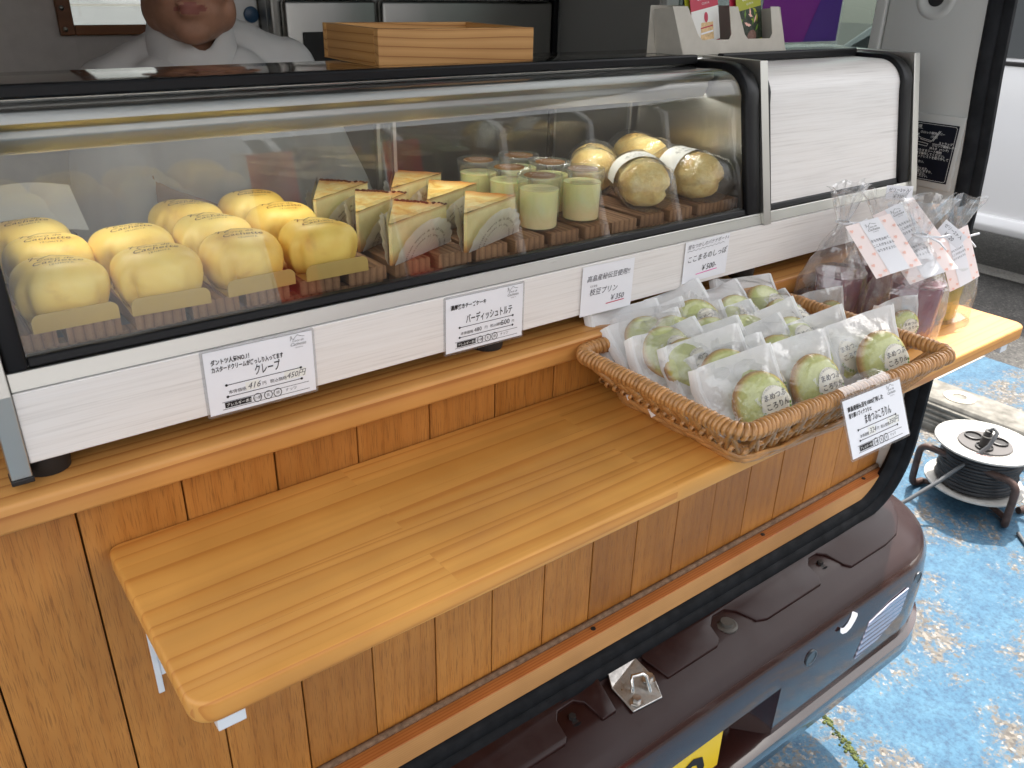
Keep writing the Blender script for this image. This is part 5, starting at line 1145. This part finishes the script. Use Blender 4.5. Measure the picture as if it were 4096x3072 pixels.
for s in (-1, 1):
    sh = (PX+.045+s*.135, PY+.045, 1.212); el = (PX+.04+s*.19, PY-.05, .985); wr_ = (PX+s*.145, PY-.285, .985)
    arms.append((sh, el, wr_)); capsule(body, sh, el, .045, .038); capsule(body, el, wr_, .038, .026)
    pm = Vector(wr_)+Vector((-s*.012, -.045, 0)); ellip(body, pm, (.040, .050, .016))
    for f in range(4):
        b0 = pm+Vector(((f-1.5)*.019, -.045, .002)); ln_ = (.058, .068, .064, .05)[f if s > 0 else 3-f]; m1 = b0+Vector((0, -ln_*.5, .004)); capsule(body, b0, m1, .0092, .0088, 10, 3); capsule(body, m1, m1+Vector((0, -ln_*.42, -.014)), .0088, .0076, 10, 3)
    th = pm+Vector((-s*.036, -.008, .0)); capsule(body, th, th+Vector((-s*.022, -.030, .002)), .011, .009, 10, 3); capsule(body, th+Vector((-s*.022, -.030, .002)), th+Vector((-s*.024, -.055, -.004)), .009, .0076, 10, 3)
    hip = (PX+s*.085, PY+.04, .80); kn = (PX+s*.10, PY-.26, .835); ft = (PX+s*.10, PY-.27, .65); capsule(body, hip, kn, .075, .055); capsule(body, kn, ft, .052, .036); capsule(body, ft, (ft[0], ft[1]-.10, .635), .036, .030)
def lipsel(c):
    q = Hm.transposed() @ Vector((c.x-HX, c.y-PY, 0)); lx, ly = q.x, q.y
    e = (lx/.0225)**2+((c.z-1.3412)/(.0080*(1-.45*abs(lx)/.0225)))**2
    return 1 if (ly < -.060 and e < 1) else 0
remesh(body, 'body', ['skin', 'lips'], P_, .0042, 5, lipsel)
shirt = MB()
ellip(shirt, (PX+.03, PY+.045, 1.09), (.165, .112, .215)); ellip(shirt, (PX+.02, PY+.03, .87), (.160, .12, .16)); capsule(shirt, (PX-.075, PY+.045, 1.222), (PX+.175, PY+.045, 1.245), .052, .052)
capsule(shirt, (PX-.07, PY+.045, 1.235), (PX-.005, PY+.06, 1.272), .046, .044); capsule(shirt, (PX+.16, PY+.045, 1.25), (PX+.085, PY+.06, 1.283), .048, .046)
capsule(shirt, (PX+.03, PY+.045, 1.20), (PX+.03, PY+.04, 1.245), .080, .062); capsule(shirt, (PX-.03, PY+.0, 1.232), (PX+.075, PY+.0, 1.238), .050, .050); ellip(shirt, (PX+.02, PY-.01, 1.15), (.12, .075, .12))
for (sh, el, wr_) in arms: capsule(shirt, sh, el, .063, .060); capsule(shirt, el, Vector(el).lerp(Vector(wr_), .25), .058, .056)
so = remesh(shirt, 'jacket', ['shirt'], P_, .006, 5)
nrms = [v.normal.copy() for v in so.data.vertices]; newco = []
for v, nrm in zip(so.data.vertices, nrms):     # cloth folds
    w_ = v.co.copy(); k = Vector((w_.x*1.0, w_.y, w_.z*.45)); newco.extend(w_+nrm*(mnoise.noise(k*22)*.0045+mnoise.noise(k*55)*.0015))
so.data.vertices.foreach_set('co', newco); so.data.update()
cl = MB(); rings = []; CC = Vector((PX+.020, PY+.014))
for dz, r in ((-.05, .064), (-.02, .0605), (0, .0560), (.001, .0540), (-.02, .0585), (-.05, .062)):
    rings.append([(CC.x+r*math.sin(a_), CC.y-r*math.cos(a_)*1.05, 1.326+.010*math.sin(a_)+.012*(1-math.cos(a_))*.5-.042*math.exp(-(a_/.62)**2)+dz) for a_ in [(-math.pi*.985+k*2*math.pi*.985/40) for k in range(41)]])
cl.loft(rings, closed=False); cl.build('stand_collar', 'shirt', P_, smooth=60)
tr_ = MB()
for s in (-1, 1): capsule(tr_, (PX+s*.085, PY+.04, .80), (PX+s*.10, PY-.26, .835), .088, .066); capsule(tr_, (PX+s*.10, PY-.26, .835), (PX+s*.10, PY-.27, .68), .064, .052)
ellip(tr_, (PX, PY+.035, .80), (.165, .12, .11)); remesh(tr_, 'trousers', ['trouser'], P_, .01, 4)
hr = MB(); ellip(hr, hp(0, .030, 1.475), (.081, .098, .086)); remesh(hr, 'hair', ['hair'], P_, .006, 3)
for s in (-1, 1):
    MB().lathe([(0, -.006), (.006, -.002), (.006, .002), (0, .006)], 12, hp(s*.031, -.081, 1.418), cap=False).build('eye', 'black', P_, smooth=60)
MB().box((PX-.17, PY-.16, .602), (PX+.17, PY+.16, .70)).build('stool', 'black', None, bevel=.01); tag(bpy.data.objects['stool'], 'low black stool under the person inside the van', 'stool')

# ================================================================== OUTSIDE: cable reel, wheel stop, white car
Rl = thing('cable_reel', 'white-flanged cable reel of black cord lying on blue paint', 'cable reel', (2.40, .225, .004))
c = Vector((2.40, .225, 0))
def fl(z, up_): return [(.030, z), (.06, z-.004*up_), (.09, z-.002*up_), (.100, z+.004*up_), (.130, z+.007*up_), (.136, z+.004*up_), (.134, z+.001*up_), (.100, z-.004*up_), (.030, z-.006*up_)]
up_f = MB().lathe([(.0, .196), (.075, .196), (.079, .199), (.100, .199), (.128, .206), (.135, .204), (.136, .199), (.132, .198), (.100, .193), (.03, .190), (0, .190)], 48, c, cap=False).build('flange', 'flange', Rl, smooth=50)
MB().lathe([(.04, .064), (.100, .066), (.128, .073), (.136, .071), (.136, .066), (.130, .065), (.100, .059), (0, .056)], 48, c, cap=False).build('flange', 'flange', Rl, smooth=50)
MB().lathe([(.070, .060), (.070, .192)], 32, c).build('drum', 'black', Rl, smooth=50)
for k in range(3):
    path = [(c.x+(.104-.009*k+.002*math.sin(i*.9))*math.cos(i*2*math.pi/30), c.y+(.104-.009*k+.002*math.sin(i*.9))*math.sin(i*2*math.pi/30), .074+.0105*(i/30)+(0 if k == 0 else .003)) for i in range(30*11)]
    MB().tube(path, .0056, 6).build('cord_winding', 'cable', Rl, smooth=60)
sk = MB().lathe([(.0735, .1962), (.072, .2005), (0, .2005)], 40, c).build('socket_plate', plain('grey_socket_plate', (.085, .078, .075, 1), .5), Rl, smooth=40)
for a_, r_ in ((200, .036), (80, .04), (320, .040)):
    q = c+Vector((r_*math.cos(R(a_)), r_*math.sin(R(a_)), 0)); MB().lathe([(.024, .200), (.024, .206), (.021, .207), (.020, .202), (0, .202)], 24, q).build('socket', 'black', sk, smooth=40)
q = c+Vector((.036*math.cos(R(200)), .036*math.sin(R(200)), 0))
MB().lathe([(.016, .2), (.015, .222), (.0135, .226), (.012, .245), (.0105, .246), (.0105, .256), (0, .258)], 20, q).build('plug', 'black', Rl, smooth=40)
MB().lathe([(.0122, .236), (.0128, .238), (.0122, .241)], 20, q).build('plug_band', 'flange', Rl, smooth=40)
MB().tube([q+Vector((0, 0, .256)), q+Vector((.004, -.010, .266)), q+Vector((-.004, -.024, .26)), q+Vector((-.03, -.022, .225)), (2.30, .225, .165), (2.22, .25, .12), (2.14, .285, .07), (2.06, .33, .02), (1.96, .38, .013), (1.80, .42, .011), (1.55, .44, .011), (1.3, .45, .011)], .0058, 8).build('supply_cord', 'gcable', Rl, smooth=60)
MB().tube([(2.33, .05, .011), (2.30, .02, .010), (2.27, -.01, .010), (2.26, -.06, .010), (2.29, -.13, .010), (2.36, -.3, .010)], .0055, 8).build('trailing_cord', 'gcable', Rl, smooth=60)
def bend(pts, r, n=6):
    out = [Vector(pts[0])]
    for i in range(1, len(pts)-1):
        p = Vector(pts[i]); a_ = (Vector(pts[i-1])-p).normalized(); b_ = (Vector(pts[i+1])-p).normalized()
        s0, s1 = p+a_*r, p+b_*r
        for k in range(n+1): u = k/n; out.append(s0*(1-u)**2+p*2*u*(1-u)+s1*u*u)
    out.append(Vector(pts[-1])); return out
for x in (2.318, 2.492):
    MB().tube(bend([(x+(.05 if x < 2.4 else -.05), .10, .015), (x, .085, .014), (x, .085, .158), (x, .365, .158), (x, .365, .014), (x+(.05 if x < 2.4 else -.05), .355, .015)], .032), .0105, 10).build('tube_frame', 'rust', Rl, smooth=60)
MB().box((2.36, .215, .02), (2.44, .235, .06)).build('axle_block', 'rust', Rl); MB().tube([(2.368, .225, .016), (2.442, .225, .016)], .010, 8).build('cross_tube', 'rust', Rl, smooth=60)
MB().tube([(2.368, .10, .015), (2.40, .16, .016), (2.40, .29, .016), (2.368, .355, .015)], .009, 8).build('cross_tube', 'rust', Rl, smooth=60)
pr = Print(.2068-.0); pr.text('PAINBOSW', 0, 0, .030, 'redfade', 'C', bold=.01)
M['redfade'] = plain('faded_red_marker', lin(214, 150, 146), .6)
pr.bake(lambda p: Vector((math.cos(R(222)+p.x/.108)*(.110-p.y*.6), math.sin(R(222)+p.x/.108)*(.110-p.y*.6), .2015+(.010-p.y*.6)*.2-.001+.0016))); pr.build(Rl, name='marker_writing')
W = thing('wheel_stop', 'weathered concrete wheel stop with grooved side and ring hole', 'wheel stop', (2.84, .45, .004))
yA, yB = .10, .88; groove = [(2.72, .004), (2.725, .026)]
for k in range(4): z = .028+k*.017; groove += [(2.728+.006*k, z), (2.728+.006*k, z+.010), (2.738+.006*k, z+.012), (2.738+.006*k, z+.0165)]
MB().prism(groove+[(2.765, .106), (2.925, .106), (2.965, .004)], 1, yA, yB).build('block', 'concrete', W, bevel=.004, smooth=40)
for y in (.50, .20): MB().lathe([(.052, .1055), (.052, .109), (.024, .1095), (.022, .104), (0, .104)], 28, (2.845, y, 0), cap=False).build('bolt_ring', plain('pale_mortar', (.6, .56, .46, 1), .9, var=.2), W, smooth=40)
CX = 4.6; CY0, CY1 = -.9, 3.1
V_ = thing('parked_car', 'white parked car with tinted windows beyond the wheel stop', 'car', (5.3, 1.2, 0))
lower = [(CY0, .40), (CY0+.06, .26), (CY1-.05, .26), (CY1, .45), (CY1, .82), (CY1-.55, 1.02), (CY1-.75, 1.075), (CY0+.12, 1.075), (CY0, 1.0)]
rings = []
for x, s_ in ((CX-.01, .985), (CX, 1.0), (CX+1.44, 1.0), (CX+1.45, .985)): rings.append([(x, 1.1+(y-1.1)*s_, .65+(z-.65)*s_) for y, z in lower])
lo_ = MB().loft(rings).build('body', 'carwhite', V_, bevel=.02, bseg=3, smooth=40)
up = [(CY0+.10, 1.068), (CY0+.25, 1.60), (CY0+.45, 1.66), (CY1-1.45, 1.64), (CY1-.72, 1.068)]
rings = [[(CX+.10, .3+(y-.3)*.94, 1.07+(z-1.07)*1.0) for y, z in up], [(CX+1.35, .3+(y-.3)*.94, z) for y, z in up]]
rg0 = [[(CX+.03+(z-1.068)*.22, y, z) for y, z in up], [(CX+1.42-(z-1.068)*.22, y, z) for y, z in up]]
MB().loft(rg0).build('cabin', 'carwhite', V_, bevel=.015, bseg=2, smooth=40)
def win(pts, nm='window', m='darkglass'): MB().loft([[(CX+.024+(z-1.068)*.22, y, z) for y, z in pts], [(CX+.05+(z-1.068)*.22, y, z) for y, z in pts]]).build(nm, m, V_)
win([(CY0+.25, 1.10), (CY0+.36, 1.55), (.35, 1.57), (.35, 1.10)]); win([(.42, 1.10), (.42, 1.57), (1.55, 1.57), (2.28, 1.10)]); win([(1.86, 1.02), (1.86, 1.085), (2.2, 1.085), (2.2, 1.02)], 'quarter_panel', 'carwhite')
MB().box((CX-.018, CY0+.2, 1.066), (CX+.03, CY1-.62, 1.085)).build('window_seal', 'black', V_, bevel=.004)
MB().prism([(CX-.03, .262), (CX-.045, .30), (CX-.03, .345), (CX+.02, .35), (CX+.02, .262)], 1, CY0+.75, CY1-.75).build('side_sill', 'carwhite', V_, bevel=.008, bseg=2, smooth=40)
for y in (-.25, 2.45):
    wh = MB().lathe([(.0, 0), (.17, .01), (.18, .03), (.27, .035), (.28, .08), (.28, .16), (.25, .17), (0, .17)], 40, mtx=Matrix.Translation((CX-.004, y, .284)) @ Matrix.Rotation(R(90), 4, 'Y')).build('wheel', 'tyre', V_, smooth=50)
    MB().lathe([(.175, -.004), (.16, .006), (.06, .0), (0, -.006)], 32, mtx=Matrix.Translation((CX-.004, y, .284)) @ Matrix.Rotation(R(90), 4, 'Y')).build('rim', 'chrome', wh, smooth=50)
MB().box((CX-.012, .385, .42), (CX-.008, .388, 1.06)).build('door_seam', 'black', V_); MB().box((CX-.028, .55, .93), (CX-.008, .72, .96)).build('door_handle', 'carwhite', V_, bevel=.006)
MB().tube([(CX-.05, 1.80, 1.15), (CX-.16, 1.78, 1.16), (CX-.20, 1.78, 1.17)], [.02, .06, .05], 12).build('wing_mirror', 'carwhite', V_, smooth=60)

# ================================================================== STREET BEHIND THE VIEWER, seen mirrored in the case glass
t = thing('shop_building', 'white rendered building across the street with dark windows', 'building', (-2.5, -9, 0))
MB().box((-9, -11, 0), (3.6, -9, 5.5)).build('wall', 'bwhite', t)
for x in (-7.5, -5.5, -3.5): MB().box((x, -9.002, 1.0), (x+1.1, -8.96, 2.3)).build('window', 'bdark', t)
MB().box((-9.2, -9.15, 5.5), (3.8, -8.9, 5.65)).build('eaves', 'bwhite', t)
t = thing('garden_wall', 'white boarded wall ahead of the van seen through the partition window', 'wall', (2, 6, 0))
for k in range(16): MB().box((-4, 6.0, k*.2), (9, 6.06, k*.2+.185)).build('board', 'bwhite', t)
for k, x in enumerate((1.62, 1.92, 2.08)):
    q = thing('potted_plant', ('single small green potted plant before the white boarded wall', 'small green potted plant beside the lone one by the white wall', 'small green potted plant at the end of the three by the white wall')[k], 'plant', (x, 5.8, 0), 'potted plants by the white wall'); MB().lathe([(.10, 0), (.13, .5), (.12, .5), (0, .48)], 16, (x, 5.8, 0)).build('pot', 'bwhite', q, smooth=40)
    cr = MB()
    for i in range(120):
        p = Vector((x+random.gauss(0, .05), 5.8+random.gauss(0, .05), .5+abs(random.gauss(.14, .10)))); a_ = Vector((random.gauss(0, 1), random.gauss(0, 1), random.gauss(0, 1))).normalized()*.04; b_ = a_.orthogonal().normalized()*.018; cr.quad([p-a_, p+b_, p+a_, p-b_])
    cr.build('foliage', 'leaf', q)
t = thing('brown_building', 'brown timbered building across the street beside the white one', 'building', (6, -10, 0))
MB().box((3.9, -12, 0), (15, -10, 4.2)).build('wall', plain('brown_wall', (.10, .075, .06, 1), .8, var=.3, vscale=3), t)
for i in range(6): MB().box((4.4+i*1.8, -10.0, .3), (5.3+i*1.8, -9.96, 2.2)).build('window', 'bdark', t); MB().box((4.2+i*1.8, -9.99, 0), (4.3+i*1.8, -9.9, 4.2)).build('post', 'bwhite', t)
for i, (x, y, lb) in enumerate(((2.9, -7.4, 'red stall banner on a pole beside the white building line'), (4.6, -7.8, 'red stall banner on a pole in front of the brown building'))):
    t = thing('stall_banner', lb, 'banner', (x, y, 0), 'red stall banners'); MB().tube([(x, y, 0), (x, y, 2.3)], .013, 8).build('pole', 'bwhite', t); MB().grid(4, 10, lambda u, v: (x+.02+.45*u, y+.04*math.sin(u*5+v*4), .65+1.6*v)).build('cloth', 'bannerred', t, smooth=60); MB().lathe([(.2, 0), (.2, .08), (.02, .1)], 20, (x, y, 0)).build('base', 'black', t)
for x, y, h, lb in ((9.5, -6.5, 4.2, 'leafy tree at the end of the brown building'), (14, -4, 5.0, 'tall leafy tree farther along the street')):
    t = thing('street_tree', lb, 'tree', (x, y, 0), 'street trees'); MB().tube([(x, y, 0), (x+.05, y, h*.35), (x, y+.1, h*.7)], [.14, .10, .05], 10).build('trunk', 'bark', t, smooth=60)
    cr = MB(); random.seed(int(x*10))
    for i in range(1500):
        d = Vector((random.gauss(0, 1), random.gauss(0, 1), random.gauss(0, 1))).normalized()*random.random()**.4; p = Vector((x, y, h*.72))+Vector((d.x*1.3, d.y*1.3, d.z*h*.3)); a_ = Vector((random.gauss(0, 1), random.gauss(0, 1), random.gauss(0, 1))).normalized()*.09; b_ = a_.orthogonal().normalized()*.06
        cr.quad([p-a_, p+b_, p+a_, p-b_])
    cr.build('crown', 'leaf', t)
bpy.data.objects.remove(_to)
